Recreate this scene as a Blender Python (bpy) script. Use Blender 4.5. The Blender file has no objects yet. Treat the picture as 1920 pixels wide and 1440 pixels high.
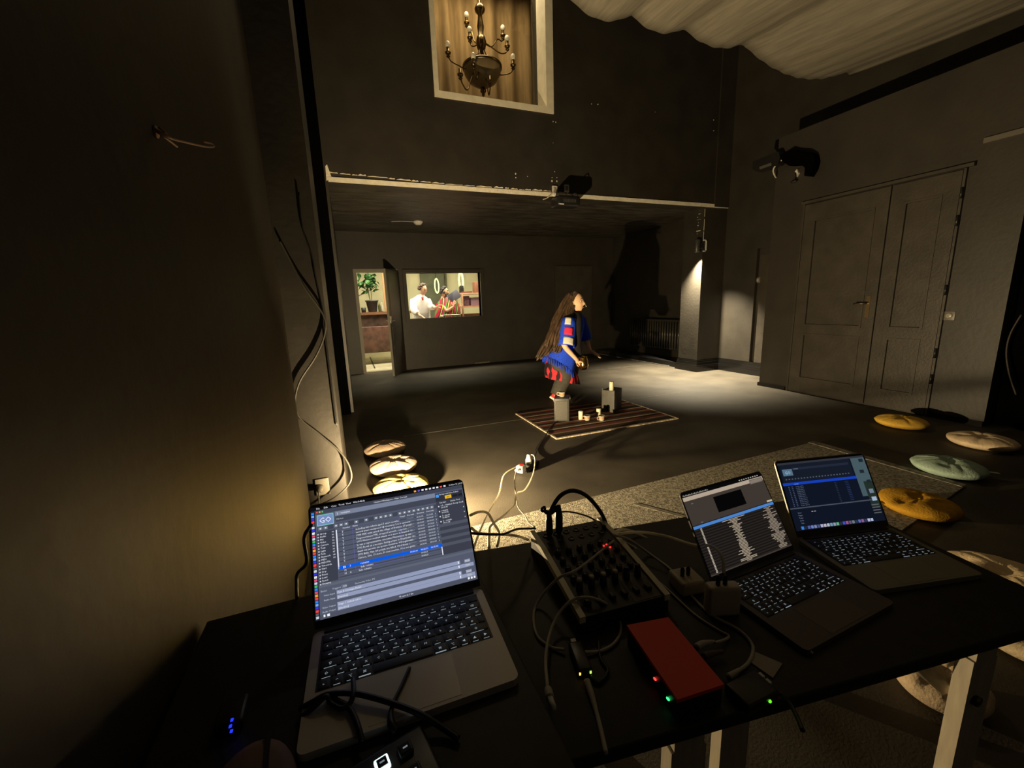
import bpy, bmesh, math, random
from mathutils import Vector, Matrix, Euler
S = bpy.context.scene
COL = S.collection
random.seed(7)
PI = math.pi
# ------------------------------------------------------------------ camera
F, PITCH, ROLL, YAW = 770.807, 0.19362, 0.035374, 0.371176
CAM = Vector((0, 0, 1.32))
_cy, _sy = math.cos(YAW), math.sin(YAW)
_f = Vector((_sy*math.cos(PITCH), _cy*math.cos(PITCH), -math.sin(PITCH)))
_r0 = Vector((_cy, -_sy, 0)); _d0 = _f.cross(_r0)
_c, _s = math.cos(ROLL), math.sin(ROLL)
_r = _r0*_c + _d0*_s; _d = _r0*(-_s) + _d0*_c
cam = bpy.data.objects.new('camera', bpy.data.cameras.new('camera')); COL.objects.link(cam)
cam.data.sensor_width = 36; cam.data.lens = F/1920*36; cam.data.clip_start = 0.02; cam.data.clip_end = 100
m3 = Matrix((_r, -_d, -_f)).transposed()
cam.matrix_world = Matrix.Translation(CAM) @ m3.to_4x4()
S.camera = cam
# ------------------------------------------------------------------ view, world, lights
S.view_settings.view_transform = 'Standard'; S.view_settings.look = 'None'
S.view_settings.gamma = 1; S.view_settings.exposure = 0.0; S.view_settings.use_curve_mapping = False
W = bpy.data.worlds.new('world'); S.world = W; W.use_nodes = True
W.node_tree.nodes['Background'].inputs[0].default_value = (1.0, 0.80, 0.55, 1)
W.node_tree.nodes['Background'].inputs[1].default_value = 0.025
WARM = (1.0, 0.76, 0.42)
def spot(name, loc, target, power, color, size, blend, radius=0.03):
    l = bpy.data.lights.new(name, 'SPOT'); l.energy = power; l.color = color
    l.spot_size = math.radians(size); l.spot_blend = blend; l.shadow_soft_size = radius
    o = bpy.data.objects.new(name, l); COL.objects.link(o); o.location = loc
    o.rotation_euler = (Vector(target)-Vector(loc)).to_track_quat('-Z', 'Y').to_euler()
    return o
def area(name, loc, target, power, color, sx, sy):
    l = bpy.data.lights.new(name, 'AREA'); l.energy = power; l.color = color; l.shape = 'RECTANGLE'; l.size = sx; l.size_y = sy
    o = bpy.data.objects.new(name, l); COL.objects.link(o); o.location = loc
    o.rotation_euler = (Vector(target)-Vector(loc)).to_track_quat('-Z', 'Y').to_euler()
    return o
LAMP = Vector((0.11, 2.40, 0.168))
_l = bpy.data.lights.new('flood_light', 'POINT'); _l.energy = 150; _l.color = WARM; _l.shadow_soft_size = 0.007      # the stage flood on the floor behind the table
_o = bpy.data.objects.new('flood_light', _l); COL.objects.link(_o); _o.location = LAMP
spot('flood_beam', LAMP, LAMP+Vector((0.80, 0.56, 0.21)), 520, WARM, 168, 0.85, 0.02)
spot('downlight', (5.64, 5.608, 2.055), (5.48, 5.44, 0), 1650, (1.0, 0.86, 0.60), 100, 1.0, 0.012)   # the wall downlight by the pillar
area('studio_light', (1.7, 9.65, 2.62), (1.7, 9.75, 0), 170, (1.0, 0.9, 0.62), 3.6, 0.6)      # lamps of the lit room behind the window
area('upper_light', (2.2, 6.3, 6.1), (2.2, 6.3, 0), 30, (1.0, 0.80, 0.48), 1.0, 0.3)         # lamp of the upper room
# ------------------------------------------------------------------ pixel rays -> points on planes of the room
def ray(px, py): return _r*((px-960)/F) + _d*((py-720)/F) + _f
def on_z(px, py, z): v = ray(px, py); return CAM + v*((z-CAM.z)/v.z)
def on_y(px, py, y): v = ray(px, py); return CAM + v*(y/v.y)
def on_x(px, py, x): v = ray(px, py); return CAM + v*(x/v.x)
# ------------------------------------------------------------------ materials
def srgb(r, g, b):
    return tuple(((c/255/12.92) if c/255 <= .04045 else ((c/255+.055)/1.055)**2.4) for c in (r, g, b))
MATS = {}
def mat(name, col, rough=.6, metal=0, emit=0, noise=0, nscale=20, bump=0, bscale=60, col2=None, spec=.5, stretch=None):
    if name in MATS: return MATS[name]
    m = bpy.data.materials.new(name); m.use_nodes = True; nt = m.node_tree; b = nt.nodes['Principled BSDF']
    b.inputs['Base Color'].default_value = (*col, 1); b.inputs['Roughness'].default_value = rough
    b.inputs['Metallic'].default_value = metal; b.inputs['Specular IOR Level'].default_value = spec
    if emit:
        b.inputs['Emission Color'].default_value = (*col, 1); b.inputs['Emission Strength'].default_value = emit
    tc = nt.nodes.new('ShaderNodeTexCoord')
    src = tc.outputs['Object']
    if stretch:
        mp = nt.nodes.new('ShaderNodeMapping'); mp.inputs['Scale'].default_value = stretch
        nt.links.new(src, mp.inputs[0]); src = mp.outputs[0]
    if noise or col2:
        n = nt.nodes.new('ShaderNodeTexNoise'); n.inputs['Scale'].default_value = nscale; n.inputs['Detail'].default_value = 5
        nt.links.new(src, n.inputs['Vector'])
        r = nt.nodes.new('ShaderNodeValToRGB'); r.color_ramp.elements[0].position = .32; r.color_ramp.elements[1].position = .68
        c2 = col2 or tuple(min(1, c*(1+noise)) for c in col)
        c1 = col if col2 else tuple(c*(1-noise) for c in col)
        r.color_ramp.elements[0].color = (*c1, 1); r.color_ramp.elements[1].color = (*c2, 1)
        nt.links.new(n.outputs[0], r.inputs[0]); nt.links.new(r.outputs[0], b.inputs['Base Color'])
    if bump:
        n2 = nt.nodes.new('ShaderNodeTexNoise'); n2.inputs['Scale'].default_value = bscale; n2.inputs['Detail'].default_value = 4
        nt.links.new(src, n2.inputs['Vector'])
        bp = nt.nodes.new('ShaderNodeBump'); bp.inputs['Strength'].default_value = bump; bp.inputs['Distance'].default_value = .02
        nt.links.new(n2.outputs[0], bp.inputs['Height']); nt.links.new(bp.outputs[0], b.inputs['Normal'])
    MATS[name] = m; return m
def stripes(name, cols, scale, axis, rough=.9, phase=0.0, warp=0.0):
    """procedural bands along one object axis: repeating constant colour ramp"""
    m = bpy.data.materials.new(name); m.use_nodes = True; nt = m.node_tree; b = nt.nodes['Principled BSDF']
    b.inputs['Roughness'].default_value = rough; b.inputs['Specular IOR Level'].default_value = .2
    tc = nt.nodes.new('ShaderNodeTexCoord'); sp = nt.nodes.new('ShaderNodeSeparateXYZ'); nt.links.new(tc.outputs['Object'], sp.inputs[0])
    mul = nt.nodes.new('ShaderNodeMath'); mul.operation = 'MULTIPLY_ADD'; mul.inputs[1].default_value = scale; mul.inputs[2].default_value = phase
    nt.links.new(sp.outputs['XYZ'.index(axis)], mul.inputs[0])
    fr = nt.nodes.new('ShaderNodeMath'); fr.operation = 'FRACT'; nt.links.new(mul.outputs[0], fr.inputs[0])
    r = nt.nodes.new('ShaderNodeValToRGB'); r.color_ramp.interpolation = 'CONSTANT'; e = r.color_ramp.elements
    n = len(cols)
    while len(e) < n: e.new(.5)
    for i, (p, c) in enumerate(cols): e[i].position = p; e[i].color = (*c, 1)
    nt.links.new(fr.outputs[0], r.inputs[0])
    nz = nt.nodes.new('ShaderNodeTexNoise'); nz.inputs['Scale'].default_value = 160; nt.links.new(tc.outputs['Object'], nz.inputs['Vector'])
    mx = nt.nodes.new('ShaderNodeMixRGB'); mx.blend_type = 'MULTIPLY'; mx.inputs[0].default_value = .5
    nt.links.new(r.outputs[0], mx.inputs[1]); nt.links.new(nz.outputs[0], mx.inputs[2]); nt.links.new(mx.outputs[0], b.inputs['Base Color'])
    MATS[name] = m; return m
def glass(name, gl=.06):
    m = bpy.data.materials.new(name); m.use_nodes = True; nt = m.node_tree; nt.nodes.clear()
    o = nt.nodes.new('ShaderNodeOutputMaterial'); t = nt.nodes.new('ShaderNodeBsdfTransparent'); g = nt.nodes.new('ShaderNodeBsdfGlossy')
    g.inputs['Roughness'].default_value = .03; mx = nt.nodes.new('ShaderNodeMixShader'); mx.inputs[0].default_value = gl
    nt.links.new(t.outputs[0], mx.inputs[1]); nt.links.new(g.outputs[0], mx.inputs[2]); nt.links.new(mx.outputs[0], o.inputs[0])
    return m
def emit(name, rgb, k=1.0):
    if name in MATS: return MATS[name]
    m = bpy.data.materials.new(name); m.use_nodes = True; nt = m.node_tree; nt.nodes.clear()
    o = nt.nodes.new('ShaderNodeOutputMaterial'); e = nt.nodes.new('ShaderNodeEmission')
    e.inputs[0].default_value = (*srgb(*rgb), 1); e.inputs[1].default_value = k
    nt.links.new(e.outputs[0], o.inputs[0]); MATS[name] = m; return m
BLK = mat('black_wall_paint', (.035, .030, .023), .5, noise=.18, nscale=3, bump=.08, bscale=24)
BLK2 = mat('black_ceiling_plaster', (.050, .043, .034), .5, noise=.6, nscale=3, bump=1.0, bscale=4, stretch=(1, 3, 1))
FLOORM = mat('dusty_black_stage_floor', (.054, .046, .035), .65, col2=(.094, .081, .061), nscale=2.2, bump=.08, bscale=120, spec=.25)
DOORM = mat('brown_black_door_paint', (.052, .044, .034), .45, noise=.2, nscale=6, bump=.1, bscale=40)
DARK = mat('matt_black', (.012, .012, .012), .6)
DARKG = mat('satin_black_plastic', (.015, .015, .015), .35)
VELV = mat('black_velvet', (.002, .002, .002), 1, spec=0)
TABM = mat('black_table_laminate', (.017, .0155, .012), .55, noise=.3, nscale=30)
WHITE = mat('white_paint', (.86, .80, .63), .5, noise=.08, nscale=10)
PLAST = mat('bare_white_plaster', (.90, .84, .68), .8, noise=.08, nscale=12, bump=.5, bscale=40)
WPLA = mat('white_plastic', (.75, .72, .66), .4)
CABW = mat('white_cable_sheath', (.85, .80, .68), .45)
_nt = CABW.node_tree; _tr = _nt.nodes.new('ShaderNodeBsdfTranslucent'); _tr.inputs[0].default_value = (.85, .80, .68, 1); _mx = _nt.nodes.new('ShaderNodeMixShader'); _mx.inputs[0].default_value = .35
_nt.links.new(_nt.nodes['Principled BSDF'].outputs[0], _mx.inputs[1]); _nt.links.new(_tr.outputs[0], _mx.inputs[2]); _nt.links.new(_mx.outputs[0], _nt.nodes['Material Output'].inputs[0])
CABG = mat('grey_cable_sheath', (.50, .46, .40), .5)
CABK = mat('black_cable_sheath', (.012, .012, .012), .45)
CHROME = mat('chrome', (.7, .68, .62), .2, 1)
BRASS = mat('dark_brass', (.16, .11, .05), .3, 1)
ALU = mat('silver_aluminium', (.58, .53, .46), .45, .2)
ALUG = mat('grey_aluminium', (.16, .15, .135), .45, .2)
# ------------------------------------------------------------------ mesh builder
class MB:
    def __init__(s): s.bm = bmesh.new(); s.mi = 0; s.mats = []
    def use(s, m):
        if m not in s.mats: s.mats.append(m)
        s.mi = s.mats.index(m); return s
    def _f(s, vs, smooth=False):
        try: f = s.bm.faces.new(vs); f.material_index = s.mi; f.smooth = smooth; return f
        except ValueError: return None
    def box(s, a, b, bev=0, mw=None):
        a, b = Vector(a), Vector(b)
        lo = Vector([min(a[i], b[i]) for i in range(3)]); hi = Vector([max(a[i], b[i]) for i in range(3)])
        if bev <= 0:
            P = [Vector((x, y, z)) for z in (lo.z, hi.z) for y in (lo.y, hi.y) for x in (lo.x, hi.x)]
            v = [s.bm.verts.new(mw @ p if mw else p) for p in P]
            for q in ((0, 2, 3, 1), (4, 5, 7, 6), (0, 1, 5, 4), (2, 6, 7, 3), (0, 4, 6, 2), (1, 3, 7, 5)): s._f([v[i] for i in q])
            return s
        t = bmesh.new(); r = bmesh.ops.create_cube(t, size=1)
        for v in t.verts: v.co = lo + Vector([(v.co[i]+.5)*(hi[i]-lo[i]) for i in range(3)])
        bmesh.ops.bevel(t, geom=t.edges[:], offset=bev, segments=2, affect='EDGES', profile=.6)
        mp = {v: s.bm.verts.new(mw @ v.co if mw else v.co) for v in t.verts}
        for f in t.faces: s._f([mp[v] for v in f.verts], True)
        t.free(); return s
    def prism(s, pts, z0, z1, mw=None, axis='z'):
        def mk(p, z):
            q = Vector((p[0], p[1], z)) if axis == 'z' else (Vector((p[0], z, p[1])) if axis == 'y' else Vector((z, p[0], p[1])))
            return mw @ q if mw else q
        lo = [s.bm.verts.new(mk(p, z0)) for p in pts]; hi = [s.bm.verts.new(mk(p, z1)) for p in pts]
        n = len(pts); s._f(lo[::-1]); s._f(hi)
        for i in range(n): s._f([lo[i], lo[(i+1) % n], hi[(i+1) % n], hi[i]])
        return s
    def quad(s, *P): s._f([s.bm.verts.new(p) for p in P]); return s
    def loft(s, rings, cap=True, smooth=True, closed=True):
        R = [[s.bm.verts.new(p) for p in r] for r in rings]; n = len(R[0])
        for i in range(len(R)-1):
            for j in range(n if closed else n-1):
                s._f([R[i][j], R[i][(j+1) % n], R[i+1][(j+1) % n], R[i+1][j]], smooth)
        if cap: s._f(R[0][::-1], smooth); s._f(R[-1], smooth)
        return s
    def tube(s, pts, r, n=8, sub=6, smoothpath=True):
        P = [Vector(p) for p in pts]
        rs = r if isinstance(r, (list, tuple)) else [r]*len(P)
        if smoothpath and len(P) > 2:
            Q, q = [], []
            for i in range(len(P)-1):
                p0 = P[max(i-1, 0)]; p1 = P[i]; p2 = P[i+1]; p3 = P[min(i+2, len(P)-1)]
                for k in range(sub):
                    t = k/sub
                    Q.append(.5*((2*p1)+(p2-p0)*t+(2*p0-5*p1+4*p2-p3)*t*t+(3*p1-p0-3*p2+p3)*t**3)); q.append(rs[i]*(1-t)+rs[i+1]*t)
            Q.append(P[-1]); q.append(rs[-1]); P, rs = Q, q
        rings = []; u = None
        for i, p in enumerate(P):
            d = (P[min(i+1, len(P)-1)]-P[max(i-1, 0)])
            if d.length < 1e-9: d = Vector((0, 0, 1))
            d.normalize()
            if u is None: u = d.orthogonal().normalized()
            else:
                u = u-d*u.dot(d); u = u.normalized() if u.length > 1e-6 else d.orthogonal().normalized()
            w = d.cross(u)
            rings.append([p+(u*math.cos(2*PI*k/n)+w*math.sin(2*PI*k/n))*rs[i] for k in range(n)])
        return s.loft(rings)
    def lathe(s, prof, loc=(0, 0, 0), n=20, mw=None, axis=None):
        loc = Vector(loc); M = axis.to_track_quat('Z', 'Y').to_matrix() if axis else Matrix.Identity(3)
        rings = [[(lambda p: mw @ p if mw else p)(loc+M @ Vector((max(r, 1e-4)*math.cos(2*PI*k/n), max(r, 1e-4)*math.sin(2*PI*k/n), z))) for k in range(n)] for r, z in prof]
        return s.loft(rings)
    def ball(s, c, r, n=14, m=8, M=None):
        c = Vector(c); r = r if isinstance(r, (tuple, list)) else (r, r, r)
        rings = []
        for i in range(m+1):
            a = -PI/2+PI*i/m; cr = max(math.cos(a), 1e-3)
            ring = []
            for k in range(n):
                v = Vector((r[0]*cr*math.cos(2*PI*k/n), r[1]*cr*math.sin(2*PI*k/n), r[2]*math.sin(a)))
                ring.append(c+(M @ v if M else v))
            rings.append(ring)
        return s.loft(rings)
    def text(s, body, size, mw, align='LEFT', zoff=0):
        for vs in text_polys(body, size, align):
            s._f([s.bm.verts.new(mw @ Vector((x, y, zoff))) for x, y in vs])
        return s
    def make(s, name, m=None, parent=None, recalc=True):
        if recalc: bmesh.ops.recalc_face_normals(s.bm, faces=s.bm.faces[:])
        me = bpy.data.meshes.new(name); s.bm.to_mesh(me); s.bm.free()
        if m is not None and not s.mats: me.materials.append(m)
        for k in s.mats: me.materials.append(k)
        o = bpy.data.objects.new(name, me); COL.objects.link(o)
        if parent:
            o.parent = parent; o.matrix_parent_inverse = Matrix.Identity(4)
        return o
_TX = {}
def text_polys(body, size, align):
    k = (body, align)
    if k not in _TX:
        cu = bpy.data.curves.new('t', 'FONT'); cu.body = body; cu.size = 1; cu.align_x = align; cu.resolution_u = 1
        o = bpy.data.objects.new('t', cu); COL.objects.link(o)
        dg = bpy.context.evaluated_depsgraph_get(); me = bpy.data.meshes.new_from_object(o.evaluated_get(dg))
        _TX[k] = [[(me.vertices[i].co.x, me.vertices[i].co.y) for i in p.vertices] for p in me.polygons]
        bpy.data.objects.remove(o); bpy.data.curves.remove(cu); bpy.data.meshes.remove(me)
    return [[(x*size, y*size) for x, y in p] for p in _TX[k]]
def tag(o, label=None, cat=None, group=None, kind=None):
    if label: o['label'] = label
    if cat: o['category'] = cat
    if group: o['group'] = group
    if kind: o['kind'] = kind
    return o
def thing(name, label, cat, loc=(0, 0, 0), rz=0, group=None):
    o = bpy.data.objects.new(name, None); COL.objects.link(o); o.empty_display_size = .05
    o.location = loc; o.rotation_euler = (0, 0, rz)
    return tag(o, label, cat, group)
def struct(o): o['kind'] = 'structure'; return o
def copy_tree(o, parent=None):
    c = o.copy(); COL.objects.link(c)
    if parent: c.parent = parent
    for ch in list(o.children): copy_tree(ch, c)
    return c
def wall(name, *boxes, m=None):
    b = MB()
    for a, c in boxes: b.box(a, c)
    return struct(b.make(name, m or BLK))
def world_under(parent, o):
    """keep world-built geometry while parenting under an empty placed at its base"""
    o.parent = parent; o.matrix_parent_inverse = Matrix.Translation(-Vector(parent.location)); return o
def cable(name, label, pts, r, m, cat='cable', group=None, n=7):
    o = MB().tube(pts, r, n).make(name, m); return tag(o, label, cat, group)
# ================================================================== SETTING
LWM = mat('shaded_black_wall_paint', (.022, .018, .0125), .6, noise=.2, nscale=3, bump=.06, bscale=24, spec=.2)  # black wall paint, darkened to put the left wall's shade into its colour
struct(MB().box((-1.0, -2.5, -.1), (7.0, 9.02, 0)).make('floor', FLOORM))
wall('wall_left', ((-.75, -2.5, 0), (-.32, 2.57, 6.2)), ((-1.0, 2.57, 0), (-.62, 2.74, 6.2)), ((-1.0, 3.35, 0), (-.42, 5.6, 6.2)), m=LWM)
wall('wall_left_pilaster', ((-1.0, 2.74, 0), (-.117, 3.35, 6.2)))
wall('wall_niche_left', ((-.4, 5.6, 0), (-.044, 9.1, 2.8)))
wall('wall_front', ((-1.0, 5.6, 0), (-.4, 5.85, 6.2)), ((-.4, 5.6, 2.8), (1.30, 5.85, 6.2)), ((2.93, 5.6, 2.8), (6.4, 5.85, 6.2)), ((1.30, 5.6, 2.8), (2.93, 5.85, 3.88)), ((1.30, 5.6, 5.75), (2.93, 5.85, 6.2)),
     ((5.95, 5.575, 2.8), (6.27, 5.6, 6.2)))
wall('wall_right_pillar', ((5.755, 5.6, 0), (6.4, 6.05, 2.8)))
wall('wall_niche_right', ((6.28, 6.05, 0), (6.45, 9.1, 2.8)))
wall('wall_right_far', ((6.27, 4.97, 0), (6.45, 5.6, 6.2)), ((6.33, 4.1, 0), (6.45, 4.97, 2.05)), ((6.27, 4.1, 2.05), (6.45, 4.97, 6.2)), ((6.27, -2.5, 3.35), (6.45, 4.1, 6.2)))
wall('wall_right', ((5.58, 1.88, 0), (6.27, 4.23, 3.35)), ((5.95, -2.5, 0), (6.27, 1.88, 3.35)))
wall('ceiling', ((-1.0, -2.5, 6.2), (7.0, 5.85, 6.3)))
wall('ceiling_niche', ((-.4, 5.85, 2.8), (6.45, 9.1, 2.9)), m=BLK2)
# door_3 recess line and paint of the low panel beside the pillar
wall('wall_back', ((-.3, 8.95, 0), (.25, 9.1, 2.8)), ((.25, 8.95, 2.04), (1.05, 9.1, 2.8)), ((1.05, 8.95, 0), (1.215, 9.1, 2.8)),
     ((1.215, 8.95, 0), (2.81, 9.1, 1.072)), ((1.215, 8.95, 2.01), (2.81, 9.1, 2.8)), ((2.81, 8.95, 0), (6.45, 9.1, 2.8)))
# exposed plaster along the lower edge of the front wall
b = MB().use(PLAST)
b.box((-.04, 5.583, 2.792), (6.27, 5.6, 2.845))
xx = -.04
while xx < 3.0:
    w = random.uniform(.05, .25); h = random.uniform(.0, .03)*(1.3 if xx < .6 else 1)
    zb_ = 2.853+.035*max(0, 1-xx/1.2)+random.uniform(0, .006); b.prism([(xx, zb_), (xx+w, zb_+random.uniform(-.003, .004)), (xx+w*.9, zb_+.006+h*.4), (xx+w*.6, zb_+.004+h*.15), (xx+w*.3, zb_+.008+h*.5), (xx+w*.06, zb_+.004)], 5.59, 5.5995, axis='y'); xx += w+random.uniform(.0, .03)
b.prism([(-.06, 2.80), (.0, 2.84), (-.035, 2.98), (-.055, 2.96)], 5.588, 5.5995, axis='y')
struct(b.make('trim_1'))
# paint chips on the front wall and pillar
b = MB().use(PLAST)
def chip_y(px, py, r, y=5.6):
    p = on_y(px, py, y); a = random.random()*6
    b.prism([(p.x+r*random.uniform(.6, 1.1)*math.cos(a+k*PI/3), p.z+r*random.uniform(.7, 1.4)*math.sin(a+k*PI/3)) for k in range(6)], y-.002, y-.0003, axis='y')
for q in ((1035, 340, .014), (1044, 340, .014), (1035, 333, .008), (1044, 333, .008), (967, 333, .008), (967, 326, .012), (989, 331, .006), (1040, 322, .006), (1109, 195, .006), (1121, 196, .008), (1228, 210, .006), (1338, 225, .010), (1037, 228, .008), (1042, 229, .006), (1338, 245, .008), (1360, 265, .006), (1037, 268, .004)): chip_y(*q)
for i in range(9): b.box((5.753, 5.70+random.uniform(-.04, .04), 2.75-i*.045), (5.7549, 5.72+random.uniform(0, .04), 2.735-i*.045+random.uniform(0, .02)))
for a, c in ((2.76, 2.64), (2.60, 2.42), (2.40, 2.28)): b.box((5.757, 5.597, a), (5.765, 5.5995, c))
struct(b.make('trim_2'))
# niche details: plinth, skirting mouldings, floor seams
b = MB().use(DARKG); b.box((5.78, 6.05, 0), (6.28, 8.94, .10)); struct(b.make('baseboard_niche'))
SK = mat('black_gloss_skirting', (.008, .0075, .007), .18)
b = MB().use(SK)
for z0, z1, d in ((0, .09, .075), (.09, .115, .06), (.115, .165, .04), (.165, .19, .025), (.19, .21, .012)):
    b.box((5.755-d, 5.6-d, z0), (5.755, 6.05, z1)); b.box((5.755, 5.6-d, z0), (6.27, 5.6, z1)); b.box((6.27-d, 4.26, z0), (6.27, 5.6-d, z1))
struct(b.make('baseboard_pillar'))
b = MB().use(SK); b.box((5.555, 3.83, 0), (5.58, 4.24, .05)); b.box((5.555, 1.88, 0), (5.58, 2.28, .05)); struct(b.make('baseboard_right'))
SEAM = mat('worn_floor_tape', (.16, .145, .115), .6, noise=.5, nscale=14)
b = MB().use(SEAM)
b.box((.42, 4.238, .0003), (1.86, 4.250, .0012)); b.box((2.9, 4.43, .0003), (4.3, 4.44, .0012))
b.box((3.1, 6.70, .0003), (5.78, 6.715, .0012)); b.box((2.3, 7.0, .0003), (3.0, 7.006, .0012)); b.box((.95, 7.55, .0003), (1.6, 7.556, .0012))
b.box((2.6, 8.935, .0003), (2.95, 8.95, .03)); b.box((5.755, 6.3, .0003), (5.78, 8.94, .012))
struct(b.make('trim_3'))
# ------------------------------------------------------------------ upper window with its white frame
fr = struct(thing('window_1', None, None, (2.115, 5.6, 3.88)))
b = MB().use(WHITE)
b.box((1.285, 5.585, 3.86), (1.345, 5.86, 5.75)); b.box((2.825, 5.585, 3.86), (2.935, 5.86, 5.75)); b.box((1.345, 5.585, 3.86), (2.825, 5.86, 3.935)); b.box((1.345, 5.585, 5.70), (2.825, 5.86, 5.76))
world_under(fr, b.make('window_frame'))
world_under(fr, MB().box((1.345, 5.80, 3.935), (2.825, 5.806, 5.70)).make('pane', glass('upper_glass', .05)))
# upper room behind it
UPW = mat('ochre_upper_wall', (.20, .15, .08), .8)
wall('wall_upper_room', ((.6, 5.86, 3.6), (.65, 8.0, 6.2)), ((3.8, 5.86, 3.6), (3.85, 8.0, 6.2)), ((.6, 7.6, 3.6), (3.85, 7.65, 6.2)), m=UPW)
wall('floor_upper_room', ((.6, 5.86, 3.55), (3.85, 7.65, 3.6)), m=UPW)
wall('ceiling_upper_room', ((.6, 5.86, 6.2), (3.85, 7.65, 6.25)), m=UPW)
CURT = mat('ochre_curtain', (.30, .20, .085), .85, noise=.25, nscale=4, stretch=(4, 4, .5))
b = MB().use(CURT); R = []
for zi in range(7):
    z = 3.62+zi*(2.5/6); row = []
    for i in range(150):
        x = .95+i*2.4/149; amp = .045*(1-.25*zi/6)
        row.append(Vector((x, 7.05+amp*math.sin(x*23+1.3*math.sin(x*3.1))+.03*math.sin(x*9+.35*zi), z)))
    R.append(row)
b.loft(R, cap=False, closed=False)
tag(b.make('curtain', recalc=False), 'ochre pleated curtain hanging behind the chandelier in the upper window', 'curtain').modifiers.new('thick', 'SOLIDIFY').thickness = .006
# chandelier
cc = on_y(903, 100, 6.35)
ch = thing('chandelier', 'dark brass chandelier with white bulbs seen through the upper window', 'chandelier', cc)
MATS['opal'] = mat('opal_bulb', (.85, .80, .66), .3)
b = MB().use(BRASS)
b.lathe([(.004, 1.5), (.006, .62), (.05, .60), (.075, .55), (.07, .52), (.03, .48), (.035, .42), (.05, .33), (.035, .22), (.06, .20), (.075, .14), (.06, .06), (.02, .04), (.012, -.3)], n=18)
b.make('column', parent=ch)
MB().use(BRASS).tube([(0, 0, .5), (-.05, .0, .9), (-.03, 0, 1.4)], .004, 6).make('chain', parent=ch)
b = MB().use(mat('smoky_glass_bowl', (.20, .15, .08), .25)); b.lathe([(.265, -.17), (.275, -.19), (.26, -.27), (.2, -.36), (.1, -.42), (.02, -.44)], n=28); b.make('bowl', parent=ch)
b = MB().use(BRASS); b.lathe([(.262, -.165), (.285, -.165), (.285, -.20), (.262, -.20)], n=28); b.lathe([(.02, -.43), (.04, -.46), (.045, -.49), (.02, -.52), (.022, -.54), (.005, -.56)], n=12); b.make('bowl_rim', parent=ch)
for k in range(4):
    a = k*PI/2+.75; d = Vector((math.cos(a), math.sin(a), 0))
    MB().use(BRASS).tube([d*.03+Vector((0, 0, .08)), d*.08+Vector((0, 0, -.04)), d*.2+Vector((0, 0, -.12)), d*.27+Vector((0, 0, -.17))], .009, 6).make('bowl_stay', parent=ch)
arms = [(840, 98, 6.30, 1), (875, 42, 6.72, 1), (881, 70, 6.50, 1), (943, 66, 6.70, 1), (951, 86, 6.45, 1), (962, 121, 6.22, 1), (888, 120, 5.98, 1), (863, 139, 6.02, 0), (919, 152, 6.05, 0)]
for px, py, yy, st in arms:
    e = on_y(px, py, yy)-cc; d = Vector((e.x, e.y, 0)); z = e.z
    up = z > .0
    ar = MB().use(BRASS).tube([d*.1+Vector((0, 0, .16 if up else -.15)), d*.45+Vector((0, 0, (.05 if up else -.22)+z*.3)), d*.72+Vector((0, 0, z-.13)), d*.93+Vector((0, 0, z-.10)), e+Vector((0, 0, -.04))], .009, 6).make('arm', parent=ch)
    b = MB().use(BRASS); b.lathe([(.012, -.07), (.03, -.05), (.012, -.03), (.036, -.02), (.042, .0), (.02, .015), (.022, .06)], e, 12); b.make('candle_cup', parent=ar)
    if st: MB().ball(e+Vector((0, 0, .095)), (.036, .036, .045), 12, 8).make('bulb', MATS['opal'], ar)
# ------------------------------------------------------------------ niche window, open door, dark door
fr = struct(thing('window_2', None, None, (2.01, 8.95, 1.072)))
b = MB().use(BLK); x0, x1, z0, z1 = 1.215, 2.81, 1.072, 2.01
for (a, c) in (((x0-.07, 8.90, z0-.07), (x0, 9.1, z1+.07)), ((x1, 8.90, z0-.07), (x1+.07, 9.1, z1+.07)), ((x0, 8.90, z0-.07), (x1, 9.1, z0)), ((x0, 8.90, z1), (x1, 9.1, z1+.07))): b.box(a, c)
world_under(fr, b.make('window_frame'))
world_under(fr, MB().box((x0, 9.05, z0), (x1, 9.056, z1)).make('pane', glass('studio_glass', .03)))
FRM = mat('grey_door_frame', (.30, .28, .22), .5)
b = MB().use(FRM); b.box((.20, 8.93, 0), (.262, 9.11, 2.09)); b.box((.262, 8.93, 2.03), (1.05, 9.11, 2.09)); b.box((.262, 8.97, 0), (1.05, 9.11, .02)); struct(b.make('trim_4'))
dd = struct(thing('door_1', None, None, (1.05, 8.92, 0), 0))
dirv = Vector((.728-1.05, 8.16-8.92, 0)); dd.rotation_euler = (0, 0, math.atan2(dirv.y, dirv.x)); L = dirv.length
b = MB().use(DOORM); b.box((0, -.02, .01), (L, .02, 2.03)); b.use(FRM); b.box((L, -.021, .01), (L+.006, .021, 2.03)); b.make('leaf', parent=dd)
b = MB().use(DOORM); b.box((.1, .02, 1.15), (L-.1, .026, 1.9)); b.box((.1, .02, .15), (L-.1, .026, .95)); b.make('panel', parent=dd)
b = MB().use(CHROME)
for s in (1, -1): b.box((L-.07, .02*s, 1.03), (L-.03, .03*s, 1.16)); b.tube([(L-.05, .03*s, 1.07), (L-.05, .06*s, 1.07), (L-.16, .06*s, 1.07)], .009, 8, smoothpath=False)
b.make('door_handle', parent=dd)
b = MB().use(DOORM); b.box((4.71, 8.925, 0), (5.615, 8.95, 2.095)); b.box((4.66, 8.915, 0), (4.71, 8.95, 2.15)); b.box((5.615, 8.915, 0), (5.665, 8.95, 2.15)); b.box((4.71, 8.915, 2.095), (5.615, 8.95, 2.15))
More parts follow.
